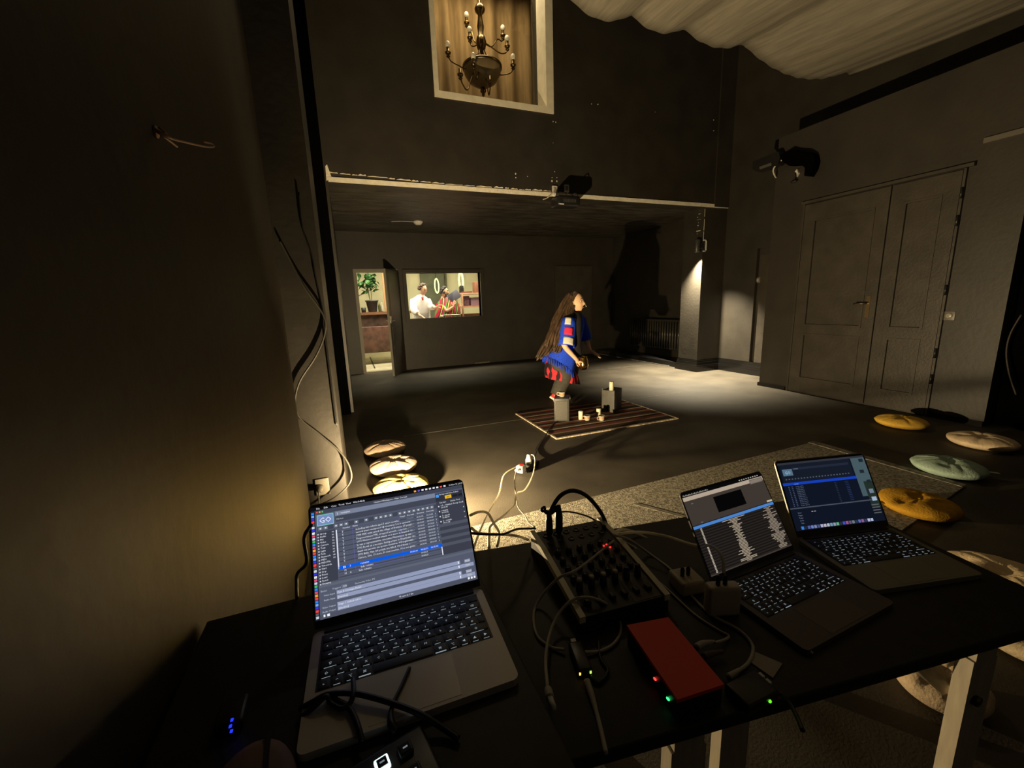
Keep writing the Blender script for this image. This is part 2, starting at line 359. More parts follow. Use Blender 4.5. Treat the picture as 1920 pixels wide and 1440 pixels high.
b.box((4.85, 8.91, 1.0), (5.48, 8.925, 1.95)); b.box((4.85, 8.91, .2), (5.48, 8.925, .85)); struct(b.make('door_2'))
# ------------------------------------------------------------------ double door in the right wall
dr = struct(thing('door_3', None, None, (5.58, 3.04, 0)))
b = MB().use(DOORM); X = 5.58
def leafbox(bb, y0, y1, z0, z1, d): bb.box((X-d, y0, z0), (X+.02, y1, z1))
b2 = MB().use(DOORM); leafbox(b2, 3.78, 3.80, 0, 2.43, .03); leafbox(b2, 2.29, 2.31, 0, 2.42, .03)
b2.box((X-.045, 2.24, 2.425), (X+.02, 3.82, 2.455)); world_under(dr, b2.make('door_frame'))
b = MB().use(DOORM)
def leaf(name, y0, y1):
    b = MB().use(DOORM); st = .12
    zs = [(.02, .20), (.80, .90), (2.22, 2.41)]
    for z0, z1 in zs: b.box((X-.028, y0, z0), (X, y1, z1))
    for z0, z1 in ((.20, .80), (.90, 2.22)):
        b.box((X-.028, y0, z0), (X, y0+st, z1)); b.box((X-.028, y1-st, z0), (X, y1, z1))
        b.box((X-.010, y0+st+.001, z0+.001), (X, y1-st-.001, z1-.001))
        for q in ((y0+st, y0+st+.022, z0, z1), (y1-st-.022, y1-st, z0, z1), (y0+st+.022, y1-st-.022, z0, z0+.022), (y0+st+.022, y1-st-.022, z1-.022, z1)): b.box((X-.036, q[0], q[2]), (X-.011, q[1], q[3]))
    return world_under(dr, b.make(name))
l1 = leaf('door_leaf', 2.875, 3.775); leaf('door_leaf', 2.315, 2.862)
b = MB().use(mat('worn_brass', (.30, .22, .12), .35, 1)); b.box((X-.034, 2.93, 1.02), (X-.028, 2.97, 1.26)); b.tube([(X-.03, 2.95, 1.18), (X-.085, 2.95, 1.18), (X-.085, 3.07, 1.175)], .01, 8, smoothpath=False); world_under(dr, b.make('door_handle'))
b = MB().use(DARKG)
for z in (.35, .62, 1.25, 1.9, 2.15): b.tube([(X-.035, 2.30, z), (X-.035, 2.30, z+.1)], .011, 8)
world_under(dr, b.make('hinge'))
# low panel line on the recessed wall
b = MB().use(DOORM); b.box((6.318, 4.3, 0), (6.33, 4.95, 1.95)); struct(b.make('door_4'))
# rails on the right wall
b = MB().use(mat('dull_rail', (.13, .115, .09), .6)); b.box((5.55, 1.3, 2.60), (5.58, 2.21, 2.645)); tag(b.make('wall_rail'), 'short pale wooden rail on the right wall, high above the double door', 'rail')
# switches
def switch(name, label, px, py, X0, round_=True):
    p = on_x(px, py, X0); o = thing(name, label, 'switch', p)
    b = MB().use(mat('cream_switch', (.16, .145, .12), .4)); b.box((-.008, -.045, -.045), (0, .045, .045), .003); b.make('cover', parent=o)
    b = MB().use(mat('white_switch_face', (.35, .33, .28), .3)); b.lathe([(.028, -.0), (.028, .006), (.02, .010), (.002, .010)], (-.008, 0, 0), 16, axis=Vector((-1, 0, 0))); b.make('knob', parent=o)
switch('wall_switch', 'round pale switch on the right wall beside the double door', 1780, 592, 5.58)
switch('wall_switch', 'small pale switch on the recessed wall between pillar and double door', 1421, 525, 6.318)
# ------------------------------------------------------------------ studio behind the niche window
CREAM = mat('cream_studio_wall', (.62, .60, .42), .8, noise=.06, nscale=3)
wall('wall_studio', ((-.9, 9.1, 0), (-.8, 11.9, 2.7)), ((4.4, 9.1, 0), (4.5, 11.9, 2.7)), ((-.9, 11.8, 0), (4.5, 11.9, 2.7)), m=CREAM)
wall('ceiling_studio', ((-.9, 9.1, 2.7), (4.5, 11.9, 2.8)), m=CREAM)
wall('floor_studio', ((-.9, 9.1, -.1), (4.5, 11.9, 0)), m=mat('pale_studio_floor', (.55, .50, .36), .6, noise=.2, nscale=5))
# ---- studio furniture seen through the door
wood = mat('reddish_brown_wood', (.16, .07, .035), .5, noise=.3, nscale=6, stretch=(1, 1, 8))
p = on_y(704, 585, 10.3)
sb = thing('sideboard', 'dark brown sideboard under the potted plant behind the open door', 'cabinet', (.72, 10.55, 0))
b = MB().use(wood); b.box((-.75, -.30, p.z-.06), (.75, .30, p.z)); b.make('top', parent=sb)
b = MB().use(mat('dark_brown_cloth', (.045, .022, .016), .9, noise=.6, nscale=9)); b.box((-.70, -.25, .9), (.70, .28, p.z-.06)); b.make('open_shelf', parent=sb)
b = MB().use(mat('worn_leather_brown', (.085, .035, .024), .5, noise=.5, nscale=7)); b.box((-.72, -.28, .28), (.72, .28, .9), .02); b.make('body', parent=sb)
zt = p.z
pt = on_y(699, 584, 10.4)
pp = thing('potted_plant', 'leafy green plant in a dark grey pot behind the open door', 'plant', (pt.x, 10.4, zt))
b = MB().use(mat('grey_pot', (.035, .032, .03), .5)); b.lathe([(.085, 0), (.10, .02), (.135, .24), (.15, .24), (.15, .275), (.125, .275), (.12, .23), (.001, .22)], n=20); b.make('pot', parent=pp)
stem = MB().use(mat('plant_stem', (.12, .13, .05), .7)); lv = MB().use(mat('plant_leaf', (.035, .11, .03), .45, noise=.4, nscale=9))
for k in range(4):
    sx, sy = random.uniform(-.06, .06), random.uniform(-.05, .05); top = Vector((sx*1.6, sy, random.uniform(.55, .7)))
    stem.tube([(sx*.6, sy, .22), (sx*1.3, sy, .42), top], .008, 6)
rnd = random.Random(3)
for k in range(75):
    c = Vector((rnd.gauss(0, .10), rnd.gauss(0, .10), .62+rnd.gauss(.05, .12)))
    if k < 9: c = Vector((-.26+rnd.gauss(0, .05), rnd.gauss(0, .05), .62+rnd.gauss(0, .04)))
    M = Euler((rnd.uniform(-.9, .9), rnd.uniform(-.9, .9), rnd.uniform(0, 6.3))).to_matrix(); l = rnd.uniform(.06, .11)
    pts = [(-l, 0, 0), (-l*.5, l*.42, .01), (l*.2, l*.5, .015), (l, 0, -.02), (l*.2, -l*.5, .015), (-l*.5, -l*.42, .01)]
    lv.loft([[c+M @ Vector(q) for q in pts], [c+M @ (Vector(q)+Vector((0, 0, .003))) for q in pts]])
stem.make('stem', parent=pp); lv.make('leaves', parent=pp)
def small(name, label, cat, loc, prof, m, n=14, grp=None):
    o = MB().lathe(prof, n=n).make(name, m); o.location = loc; return tag(o, label, cat, grp)
q = on_y(682, 583, 10.35); small('cup', 'small black cup on the sideboard, left of the plant pot', 'cup', (q.x, 10.35, zt), [(.001, 0), (.05, 0), (.055, .11), (.048, .11), (.045, .01), (.001, .01)], DARK)
bot = [(.001, 0), (.028, 0), (.03, .02), (.03, .13), (.011, .18), (.011, .22), (.001, .22)]
for i, (px, col, nm) in enumerate(((712, (.05, .06, .02), 'dark green bottle on the sideboard, right beside the plant pot'), (717, (.35, .33, .28), 'pale bottle on the sideboard next to the door edge'))):
    q = on_y(px, 583, 10.35+.08*i); small('bottle', nm, 'bottle', (q.x, 10.35+.08*i, zt), bot, mat('bottle_%d' % i, col, .2))
q = on_y(712, 668, 9.7)
b = MB().use(mat('blond_wood', (.45, .25, .12), .6)); b.box((.90, 10.9, .9), (1.12, 10.95, 2.25)); o = b.make('wooden_board'); tag(o, 'upright pale orange wooden board behind the plant', 'board')
b = MB().use(mat('dark_batten', (.05, .035, .02), .7)); a_ = on_z(693, 668, .012); c_ = on_z(703, 690, .012); b.tube([a_, c_], .012, 6); tag(b.make('stick'), 'dark thin stick lying on the pale studio floor', 'stick')
b = MB(); b.tube([(-.05, 11.78, 1.75), (.15, 11.77, 1.62), (.45, 11.77, 1.7), (.75, 11.78, 1.85)], .006, 6); tag(b.make('wall_cable', CABK), 'thin dark cable drooping across the cream studio wall', 'cable')
# ---- studio wall panels behind the people
GRP = mat('grey_green_panel', (.11, .12, .08), .7, noise=.2, nscale=4)
b = MB().use(GRP); a_ = on_y(787, 512, 11.75); c_ = on_y(842, 600, 11.75); b.box((a_.x, 11.72, 0), (c_.x, 11.80, 2.69)); tag(b.make('wall_panel'), 'tall grey green panel on the studio wall behind the two people', 'panel')
b = MB().use(mat('dark_post', (.10, .085, .05), .7, noise=.4, nscale=6)); a_ = on_y(833, 512, 11.68); c_ = on_y(841, 600, 11.68); b.box((a_.x, 11.64, 0), (c_.x, 11.72, 2.69)); tag(b.make('wall_post'), 'dark brown post at the edge of the grey green panel', 'post')
# ring lights
RING = emit('ring_glow', (232, 255, 150), 2.6)
for px, py, yy, r, t, lab in ((819, 536, 11.3, .185, .017, 'smaller glowing ring light above the man in the striped poncho'), (864.5, 527, 10.6, .215, .026, 'larger glowing ring light above the wooden shelf')):
    c = on_y(px, py, yy); o = thing('ring_light', lab, 'lamp', c, math.radians(62), 'ring lights in the studio')
    n = 40; R = []
    for i in range(n+1):
        a = 2*PI*i/n; R.append((r*math.cos(a), 0, r*math.sin(a)))
    MB().tube(R, t, 8, smoothpath=False).make('glowing_ring', RING, o)
    MB().tube([(0, .02, r+t), (0, .02, 2.69-c.z)], .006, 6).make('hanger', DARK, o)
# ---- shelf with boxes on the right
pw = mat('pinkish_pine', (.42, .22, .14), .6, noise=.2, nscale=8)
s0 = on_y(858, 600, 10.05); s1 = on_y(905, 548, 10.05)
sh = thing('shelf_unit', 'reddish pine shelf unit with boxes at the right of the studio window', 'shelf', (s0.x, 10.05, 0)); WX = s1.x-s0.x+.35
zt2 = s1.z
b = MB().use(pw); b.box((0, 0, zt2-.04), (WX, .4, zt2)); b.make('shelf_board', parent=sh)
b = MB().use(pw); b.box((0, 0, 1.26), (WX, .4, 1.30)); b.make('shelf_board', parent=sh)
b = MB().use(pw); b.box((0, 0, .6), (WX, .4, .64)); b.make('shelf_board', parent=sh)
for x in (0, .13, WX-.04):
    b = MB().use(pw); b.box((x, -.01, 0), (x+.04, .03, zt2-.04)); b.make('upright', parent=sh)
b = MB().use(pw); b.box((0, .38, .64), (WX, .4, 1.1)); b.make('back_board', parent=sh)
mv = mat('mauve_box', (.26, .16, .22), .5); md = mat('dark_red_case', (.10, .025, .02), .5)
def onshelf(name, label, cat, px, w, h, z, m, dy=.05, dep=.25):
    q = on_y(px, 560, 10.08); o = MB().box((-w/2, 0, 0), (w/2, dep, h), .008).make(name, m); o.location = (q.x, 10.08+dy, z); return tag(o, label, cat)
onshelf('storage_box', 'mauve storage box on the middle shelf of the pine unit', 'box', 893, .26, .20, 1.30, mv)
onshelf('tool_case', 'dark case with spools on the middle shelf, left of the mauve box', 'case', 876, .14, .24, 1.30, mat('case_plum', (.14, .07, .10), .5, noise=.6, nscale=20))
onshelf('flat_case', 'dark red flat case lying on top of the pine shelf unit', 'case', 879, .22, .035, zt2, md)
onshelf('speaker_box', 'small dark box standing on top of the pine shelf unit', 'box', 873, .10, .19, zt2+.0, DARKG, .3, .09)
onshelf('leaning_folder', 'reddish brown folder standing on top of the pine shelf unit', 'folder', 896, .09, .26, zt2, mat('folder_brown', (.20, .08, .05), .6), .04)
onshelf('small_crate', 'pale pink crate in the bottom shelf of the pine unit', 'crate', 893, .3, .16, 1.06, mat('crate_pink', (.38, .20, .14), .6), .08) if False else None
# white table in front of the poncho
q0 = on_y(838, 592, 9.35)
tb = thing('white_table', 'bright white table edge in front of the man in the striped poncho', 'table', (q0.x-.12, 9.2, 0))
b = MB().use(WPLA); b.box((0, 0, 1.085), (.40, .33, 1.115)); b.make('tabletop', parent=tb)
for x, y in ((.01, .01), (.35, .01), (.01, .28), (.35, .28)):
    b = MB().use(WPLA); b.box((x, y, 0), (x+.04, y+.04, 1.085)); b.make('leg', parent=tb)
# ================================================================== FIGURES
SKIN = mat('skin', (.85, .54, .33), .55)
def ringe(c, rx, ry, n=20, tilt=(0, 0, 0), rz=0, wav=None):
    M = Euler((tilt[0], tilt[1], rz)).to_matrix()
    return [Vector(c)+M @ Vector(((rx*(1+(wav(2*PI*k/n) if wav else 0)))*math.cos(2*PI*k/n), ry*(1+(wav(2*PI*k/n) if wav else 0))*math.sin(2*PI*k/n), 0)) for k in range(n)]
def skin_mesh(name, joints, edges, m, parent, sub=2, root=0):
    me = bpy.data.meshes.new('s'); me.from_pydata([j[0] for j in joints], edges, []); me.update()
    o = bpy.data.objects.new('s', me); COL.objects.link(o)
    sk = o.modifiers.new('skin', 'SKIN'); o.modifiers.new('sub', 'SUBSURF').levels = sub
    for i, j in enumerate(joints):
        r = j[1] if isinstance(j[1], tuple) else (j[1], j[1]); me.skin_vertices[0].data[i].radius = r
        me.skin_vertices[0].data[i].use_root = (i == root)
    dg = bpy.context.evaluated_depsgraph_get(); dg.update()
    nm = bpy.data.meshes.new_from_object(o.evaluated_get(dg)); bpy.data.objects.remove(o); bpy.data.meshes.remove(me)
    nm.name = name; nm.materials.clear(); nm.materials.append(m)
    for p in nm.polygons: p.use_smooth = True
    r = bpy.data.objects.new(name, nm); COL.objects.link(r)
    if parent: r.parent = parent; r.matrix_parent_inverse = Matrix.Translation(-Vector(parent.location))
    return r
def hand_joints(J, E, iw, wrist, direc, palmn, s=1.0, curl=.5):
    """adds palm and five bent fingers to joints J / edges E from wrist index iw; direc = hand direction, palmn = palm normal"""
    d = Vector(direc).normalized(); n = Vector(palmn); n = (n-d*n.dot(d)).normalized(); u = d.cross(n)
    w = Vector(wrist); J.append((w+d*.05*s, (.028*s, .016*s))); E.append((iw, len(J)-1)); ip = len(J)-1
    for k, (off, ln) in enumerate(((-.030, .062), (-.010, .075), (.010, .082), (.030, .072))):
        base = w+d*.085*s+u*off*s; J.append((base, .0105*s)); E.append((ip, len(J)-1))
        p = base; dd_ = d.copy(); prev = len(J)-1
        for h in range(2):
            dd_ = (dd_+n*curl*(.55+.35*h)).normalized(); p = p+dd_*ln*.5*s; J.append((p, (.0088-.001*h)*s)); E.append((prev, len(J)-1)); prev = len(J)-1
    th = w+d*.035*s+u*.034*s+n*.008*s; J.append((th, .0115*s)); E.append((ip, len(J)-1)); pr = len(J)-1
    p = th+(d*.6+u*.6+n*.4).normalized()*.035*s; J.append((p, .0095*s)); E.append((pr, len(J)-1)); pr = len(J)-1
    J.append((p+(d*.8+u*.1+n*.6).normalized()*.03*s, .0085*s)); E.append((pr, len(J)-1))
def head_mesh(name, c, fwd, up, s, m, parent, hm):
    """sculpted head: skull, jaw, nose, lips, eye sockets, ears, neck stub. Axes: fwd, up"""
    f = Vector(fwd).normalized(); u = Vector(up); u = (u-f*u.dot(f)).normalized(); r = f.cross(u); c = Vector(c)
    n, rows = 48, 36; R = []
    for i in range(rows+1):
        ph = -PI/2+PI*i/rows; row = []
        for k in range(n):
            th = 2*PI*k/n; x = math.cos(ph)*math.cos(th); y = math.cos(ph)*math.sin(th); z = math.sin(ph)
            X, Y, Z = x*.098, y*.076, z*.122
            if z < 0:
                jw = 1-.34*(-z)**1.2; Y *= jw
                X = X*(1-.10*(-z)) + .012*(-z)
                if x < 0: X *= 1-.35*(-z)
            if x > 0:
                X *= .97
                gy = lambda w0, y0=0: math.exp(-((Y-y0)/w0)**2)
                gz = lambda w0, z0: math.exp(-((Z-z0)/w0)**2)
                X += .026*gy(.012)*math.exp(-((Z+.022)/.016)**2) + .012*gy(.008)*gz(.022, .0)      # nose
                X += .007*gy(.026)*gz(.006, -.060) + .006*gy(.022)*gz(.007, -.073) - .004*gy(.026)*gz(.004, -.0665)  # lips
                X += .010*gy(.022)*gz(.016, -.104)                                              # chin
                X -= .011*(gy(.015, .031)+gy(.015, -.031))*gz(.011, .012)                        # sockets
                X += .005*(gy(.02, .03)+gy(.02, -.03))*gz(.007, .034)                            # brows
                X += .006*(gy(.018, .045)+gy(.018, -.045))*gz(.02, -.022)                        # cheeks
            row.append(c+(f*X+r*Y+u*Z)*s)
        R.append(row)
    b = MB().use(m); b.loft(R)
    for sd in (1, -1):   # ears
        q = c+(f*-.008+r*(.078*sd)+u*-.005)*s
        b.ball(q, (.016*s, .009*s, .030*s), 10, 6, Matrix((f, r, u)).transposed())
    h = b.make(name, parent=None); h.parent = parent; h.matrix_parent_inverse = Matrix.Translation(-Vector(parent.location))
    e = MB().use(mat('eye_white', (.75, .72, .66), .25)); M = Matrix((f, r, u)).transposed()
    for sd in (1, -1): e.ball(c+(f*.076+r*(.031*sd)+u*.012)*s, (.013*s, .014*s, .008*s), 10, 6, M)
    e.use(mat('iris_dark', (.02, .012, .008), .2))
    for sd in (1, -1): e.ball(c+(f*.086+r*(.031*sd)+u*.012)*s, .0062*s, 8, 6)
    e.use(hm)
    for sd in (1, -1): e.tube([c+(f*.088+r*(.014*sd)+u*.034)*s, c+(f*.090+r*(.030*sd)+u*.040)*s, c+(f*.074+r*(.050*sd)+u*.034)*s], [.003*s, .004*s, .002*s], 6)
    e.use(mat('lip_colour', (.45, .16, .13), .4)); e.tube([c+(f*.080+r*.026+u*-.062)*s, c+(f*.098+r*.008+u*-.066)*s, c+(f*.098-r*.008+u*-.066)*s, c+(f*.080-r*.026+u*-.062)*s], [.002*s, .0042*s, .0042*s, .002*s], 6)
    o = e.make('face_features'); o.parent = h; return h
def under(parent, o): o.parent = parent; o.matrix_parent_inverse = Matrix.Translation(-Vector(parent.location)); return o
# ---- the performer
PY = 4.55
P = thing('person', 'long-haired person in a blue knit top and red plaid skirt bending over on the stage', 'person', (2.40, 4.62, 0))
A = lambda px, py, y=PY: on_y(px, py, y)
HAIR = mat('dark_brown_hair', (.035, .020, .012), .45, col2=(.11, .066, .036), nscale=30, stretch=(1, 1, .25))
J = []; E_ = []
def add(p, r, frm=None):
    J.append((Vector(p), r)); i = len(J)-1
    if frm is not None: E_.append((frm, i))
    return i
pel = add(A(1046, 690, 4.64), (.12, .11)); wai = add(A(1056, 660, 4.63), (.11, .10), pel); che = add(A(1070, 618, 4.61), (.12, .10), wai)
nb = add(A(1080, 597, 4.60), .05, che); nk = add(A(1082, 586, 4.59), .044, nb)
hr = add((2.40, 4.55, .66), .095, pel); kr = add((2.47, 4.50, .38), .062, hr); ar_ = add((2.335, 4.52, .12), .036, kr); add((2.345, 4.50, .06), .032, ar_)
hl = add((2.42, 4.73, .66), .095, pel); kl = add((2.72, 4.78, .42), .062, hl); al = add((2.56, 4.90, .13), .036, kl); add((2.585, 4.89, .05), .034, al)
Rs = A(1062, 602, 4.47); Re = A(1057, 648, 4.38); Rw = A(1081, 674, 4.34)
sr = add(Rs, .05, che); er = add(Re, .040, sr); wr = add(Rw, .025, er)
Ls = A(1089, 600, 4.72); Le = A(1100, 640, 4.70); Lw = A(1107, 658, 4.60)
sl = add(Ls, .05, che); el = add(Le, .036, sl); wl = add(Lw, .023, el)
hand_joints(J, E_, wr, Rw, A(1088, 690, 4.36)-Rw, Vector((1, .3, .1)), 1.0, .55)
hand_joints(J, E_, wl, Lw, A(1118, 664, 4.55)-Lw, Vector((0, .1, -1)), 1.0, .25)
skin_mesh('body', J, E_, SKIN, P)
hc = A(1080, 567, 4.57)
hd = head_mesh('head', hc, Vector((.60, -.80, .02)), Vector((-.05, -.02, 1)), 1.02, SKIN, P, HAIR)
# hair: cap plus a long wavy mass down the back
b = MB().use(HAIR)
Mh = Matrix((Vector((.60, -.80, .02)).normalized(), Vector((.80, .60, 0)).normalized(), Vector((0, 0, 1)))).transposed()
rings = []
for i in range(13):
    ph = -.25+(PI/2+.25)*i/12; row = []
    for k in range(32):
        th = 2*PI*k/32; fx = math.cos(th)
        lim = max(ph, 1.02*max(0, fx)**.6) if fx > 0 else ph
        row.append(hc+Mh @ Vector((.104*math.cos(lim)*math.cos(th)-.008, .086*math.cos(lim)*math.sin(th), .136*math.sin(lim)+.004)))
    rings.append(row)
b.loft(rings)
back = [A(1072, 552, 4.62), A(1063, 572, 4.60), A(1055, 596, 4.56), A(1044, 622, 4.53), A(1033, 645, 4.52), A(1024, 666, 4.52)]
rr = random.Random(11)
for k in range(70):
    a = rr.uniform(-1, 1); dpt = rr.uniform(-1, 1); end = rr.choice((3, 4, 4, 5, 5, 5)); pts = []; ph = rr.uniform(0, 6)
    for i in range(end+1):
        wv = .028*math.sin(ph+i*1.9)*(i > 0); sp_ = (.045+.028*i)
        pts.append(back[i]+Vector(((.06 if i else .05)*a+.006*a*i+wv-.01*i*(1-a)*.5, dpt*(.06+.006*i)+.01*wv, .012*rr.uniform(-1, 1)+.035*a*i*.3)))
    b.tube(pts, [.022]+[.020]*(end-1)+[.006], 6, 4)
for k in range(10):   # locks in front of the near shoulder and at the far cheek
    off = Vector((rr.uniform(-.03, .03), rr.uniform(-.02, .02), 0))
    b.tube([hc+Vector((-.075, -.02, .03))+off*.4, A(1068, 585, 4.52)+off, A(1060, 610, 4.46)+off, A(1050, 640, 4.44)+off*1.6, A(1042, 662, 4.44)+off*2], [.018, .02, .018, .014, .005], 6, 4)
under(P, b.make('hair'))
# blue knit top
BLUE = mat('blue_knit', (.022, .085, .86), .8, noise=.15, nscale=60, bump=.3, bscale=160, spec=.2)
b = MB().use(BLUE)
fz = lambda a: .0
TT = [(1084, 588, .058, .060, .3, 0), (1081, 593, .095, .12, .45, 0), (1076, 601, .135, .17, .55, 0), (1068, 624, .165, .19, .60, .01), (1059, 650, .19, .20, .62, .02), (1052, 670, .215, .215, .64, .04), (1047, 684, .228, .225, .64, .05)]
rings = [ringe(A(px, py, 4.61), rx, ry, 28, (0, tl, 0), 0, (lambda t, w_=w_: w_*math.sin(9*t))) for px, py, rx, ry, tl, w_ in TT]
b.loft(rings, cap=False)
for k in range(56):  # fringe along the hem
    t = 2*PI*k/56; M = Euler((0, .64, 0)).to_matrix(); p0 = A(1047, 684, 4.61)+M @ Vector((.226*math.cos(t), .223*math.sin(t), 0))
    b.tube([p0, p0+Vector((.01*math.cos(t)+rr.uniform(-.006, .006), .01*math.sin(t), -.06-rr.uniform(0, .03)))], [.007, .004], 5, smoothpath=False)
under(P, b.make('knit_top'))
def sleeve(name, a, c, r0, r1, rows=5):
    a, c = Vector(a), Vector(c); d = (c-a).normalized(); q = d.to_track_quat('Z', 'Y').to_matrix(); b = MB().use(BLUE); R = []
    for i in range(rows+1):
        t = i/rows; rad = r0*(1-t)+r1*t
        R.append([a+d*((c-a).length*t)+q @ Vector((rad*math.cos(2*PI*k/18), rad*math.sin(2*PI*k/18), 0)) for k in range(18)])
    b.loft(R, cap=False); o = b.make(name); o.modifiers.new('t', 'SOLIDIFY').thickness = .008; return under(P, o), q, d
a0 = A(1067, 599, 4.48); c0 = A(1061, 650, 4.40)
sv, q_, d_ = sleeve('sleeve', a0, c0, .095, .108)
def patch(name, t0, t1, ang, half, m, lab):
    b = MB().use(m); R = []; L_ = (c0-a0).length
    side = Vector((-.15, -1, .1)); side = (side-d_*side.dot(d_)).normalized(); up_ = d_.cross(side)
    for i in range(5):
        t = t0+(t1-t0)*i/4; rad = .100+.014*t; row = []
        for k in range(8):
            a = ang-half+2*half*k/7; row.append(a0+d_*L_*t+(side*math.cos(a)+up_*math.sin(a))*rad)
        R.append(row)
    b.loft(R, cap=False, closed=False); o = b.make(name, recalc=False); o.modifiers.new('t', 'SOLIDIFY').thickness = .004; o['label'] = lab; o.parent = sv
    o.matrix_parent_inverse = Matrix.Identity(4)
patch('sleeve_patch', .02, .27, .45, .38, mat('cream_knit', (.75, .72, .62), .8), 'cream patch')
patch('sleeve_patch', .36, .64, .25, .50, mat('red_knit', (.80, .03, .10), .8), 'red patch')
patch('sleeve_patch', .72, .98, .1, .62, MATS['cream_knit'], 'cream patch')
sleeve('sleeve', Ls+Vector((-.02, -.02, .02)), Le+Vector((0, 0, .03)), .065, .075)
# dark scarf down the front
b = MB().use(mat('black_scarf', (.012, .010, .012), .9)); R = []
for px, py, y, w in ((1083, 586, 4.50, .05), (1084, 602, 4.42, .05), (1082, 625, 4.41, .055), (1081, 648, 4.41, .06), (1083, 668, 4.42, .07), (1086, 682, 4.46, .06)):
    c = A(px, py, y); R.append(ringe(c, w, .03, 12))
b.loft(R); under(P, b.make('scarf'))
# skirt
PLAID = bpy.data.materials.new('red_plaid'); PLAID.use_nodes = True
nt = PLAID.node_tree; bs = nt.nodes['Principled BSDF']; bs.inputs['Roughness'].default_value = .85
tc = nt.nodes.new('ShaderNodeTexCoord'); wv1 = nt.nodes.new('ShaderNodeTexWave'); wv1.inputs['Scale'].default_value = 5.2; wv2 = nt.nodes.new('ShaderNodeTexWave'); wv2.bands_direction = 'Z'; wv2.inputs['Scale'].default_value = 3.0
for w_ in (wv1, wv2): nt.links.new(tc.outputs['Object'], w_.inputs['Vector'])
mx = nt.nodes.new('ShaderNodeMath'); mx.operation = 'MULTIPLY'; 
ad = nt.nodes.new('ShaderNodeMath'); ad.operation = 'MULTIPLY_ADD'; ad.inputs[1].default_value = .35; nt.links.new(wv2.outputs[1], ad.inputs[0]); nt.links.new(wv1.outputs[1], ad.inputs[2])
rp = nt.nodes.new('ShaderNodeValToRGB'); rp.color_ramp.interpolation = 'CONSTANT'; rp.color_ramp.elements[0].color = (.02, .008, .01, 1); rp.color_ramp.elements[1].position = .55; rp.color_ramp.elements[1].color = (.72, .03, .05, 1)
nt.links.new(ad.outputs[0], rp.inputs[0]); nt.links.new(rp.outputs[0], bs.inputs['Base Color'])
b = MB().use(PLAID)
b.loft([ringe(A(1048, 672, 4.63), .15, .16, 32, (0, .4, 0)), ringe(A(1050, 688, 4.63), .185, .19, 32, (0, .3, 0), 0, lambda t: .04*math.sin(8*t)), ringe(A(1052, 701, 4.63), .215, .215, 32, (0, .25, 0), 0, lambda t: .07*math.sin(8*t)), ringe(A(1055, 714, 4.63), .215, .215, 32, (0, .24, 0), 0, lambda t: .08*math.sin(8*t))], cap=False)
under(P, b.make('skirt'))
TROU = mat('dark_grey_trousers', (.060, .056, .045), .85, noise=.2, nscale=30)
def leg(a, k, c, r):
    b = MB().use(TROU); b.tube([a, (Vector(a)+Vector(k))*.5, k, (Vector(k)+Vector(c))*.5, c], r, 16, 5); return under(P, b.make('trouser_leg'))
leg((2.40, 4.56, .66), (2.47, 4.51, .40), (2.36, 4.52, .16), [.125, .118, .108, .095, .085])
leg((2.42, 4.73, .66), (2.73, 4.78, .42), (2.585, 4.885, .17), [.12, .11, .095, .08, .07])
def shoe(loc, rz, pitch, name='sneaker'):
    M = Matrix.Translation(loc) @ Euler((0, pitch, rz)).to_matrix().to_4x4()
    b = MB().use(mat('red_canvas', (.72, .03, .04), .7))
    R = []
    for x, w, h in ((-.075, .026, .07), (-.06, .034, .085), (-.02, .036, .08), (.03, .040, .06), (.08, .043, .045), (.12, .038, .036), (.15, .022, .028)):
        R.append([M @ Vector((x, w*math.cos(a), .022+(h)*max(0, math.sin(a)))) for a in [2*PI*k/14 for k in range(14)]])
    b.loft(R); b.use(mat('white_rubber', (.78, .74, .64), .5))
    R = []
    for z in (0, .026): R.append([M @ Vector((.037+.123*math.cos(a), (.044-.008*(math.cos(a) < 0))*math.sin(a), z)) for a in [2*PI*k/20 for k in range(20)]])
    b.loft(R); b.ball(M @ Vector((.125, 0, .035)), (.034, .036, .026), 12, 8, M.to_3x3()); return under(P, b.make(name))
shoe(Vector((2.33, 4.51, .097)), -.25, .55); shoe(Vector((2.59, 4.90, .005)), -.5, 0)
b = MB().use(mat('white_sock', (.72, .69, .6), .8)); b.tube([(2.345, 4.515, .18), (2.335, 4.515, .11)], .046, 12); under(P, b.make('sock'))
b = MB().use(MATS['white_sock']); b.tube([(2.575, 4.89, .18), (2.565, 4.90, .07)], .046, 12); under(P, b.make('sock'))
# microphone at the cheek
b = MB().use(WPLA); b.tube([hc+Vector((.06, -.09, -.02)), hc+Vector((.10, -.075, -.045)), hc+Vector((.115, -.05, -.055))], [.002, .002, .006], 6); under(P, b.make('headset_microphone'))
# golden jug in the right hand
jc = A(1094, 681, 4.34)
j = thing('jug', 'shiny golden metal jug held in the right hand of the person on stage', 'jug', (jc.x, jc.y, jc.z-.075))
GOLD = mat('polished_gold', (.75, .48, .16), .18, 1)
b = MB().use(GOLD); b.lathe([(.001, 0), (.040, 0), (.055, .02), (.062, .06), (.056, .11), (.044, .14), (.046, .165), (.040, .165), (.038, .14), (.03, .02), (.001, .015)], n=24); b.make('jug_body', parent=j)
b = MB().use(GOLD); b.tube([(-.046, -.005, .15), (-.085, -.005, .14), (-.09, -.005, .08), (-.056, -.005, .04)], .006, 8); b.make('handle', parent=j)
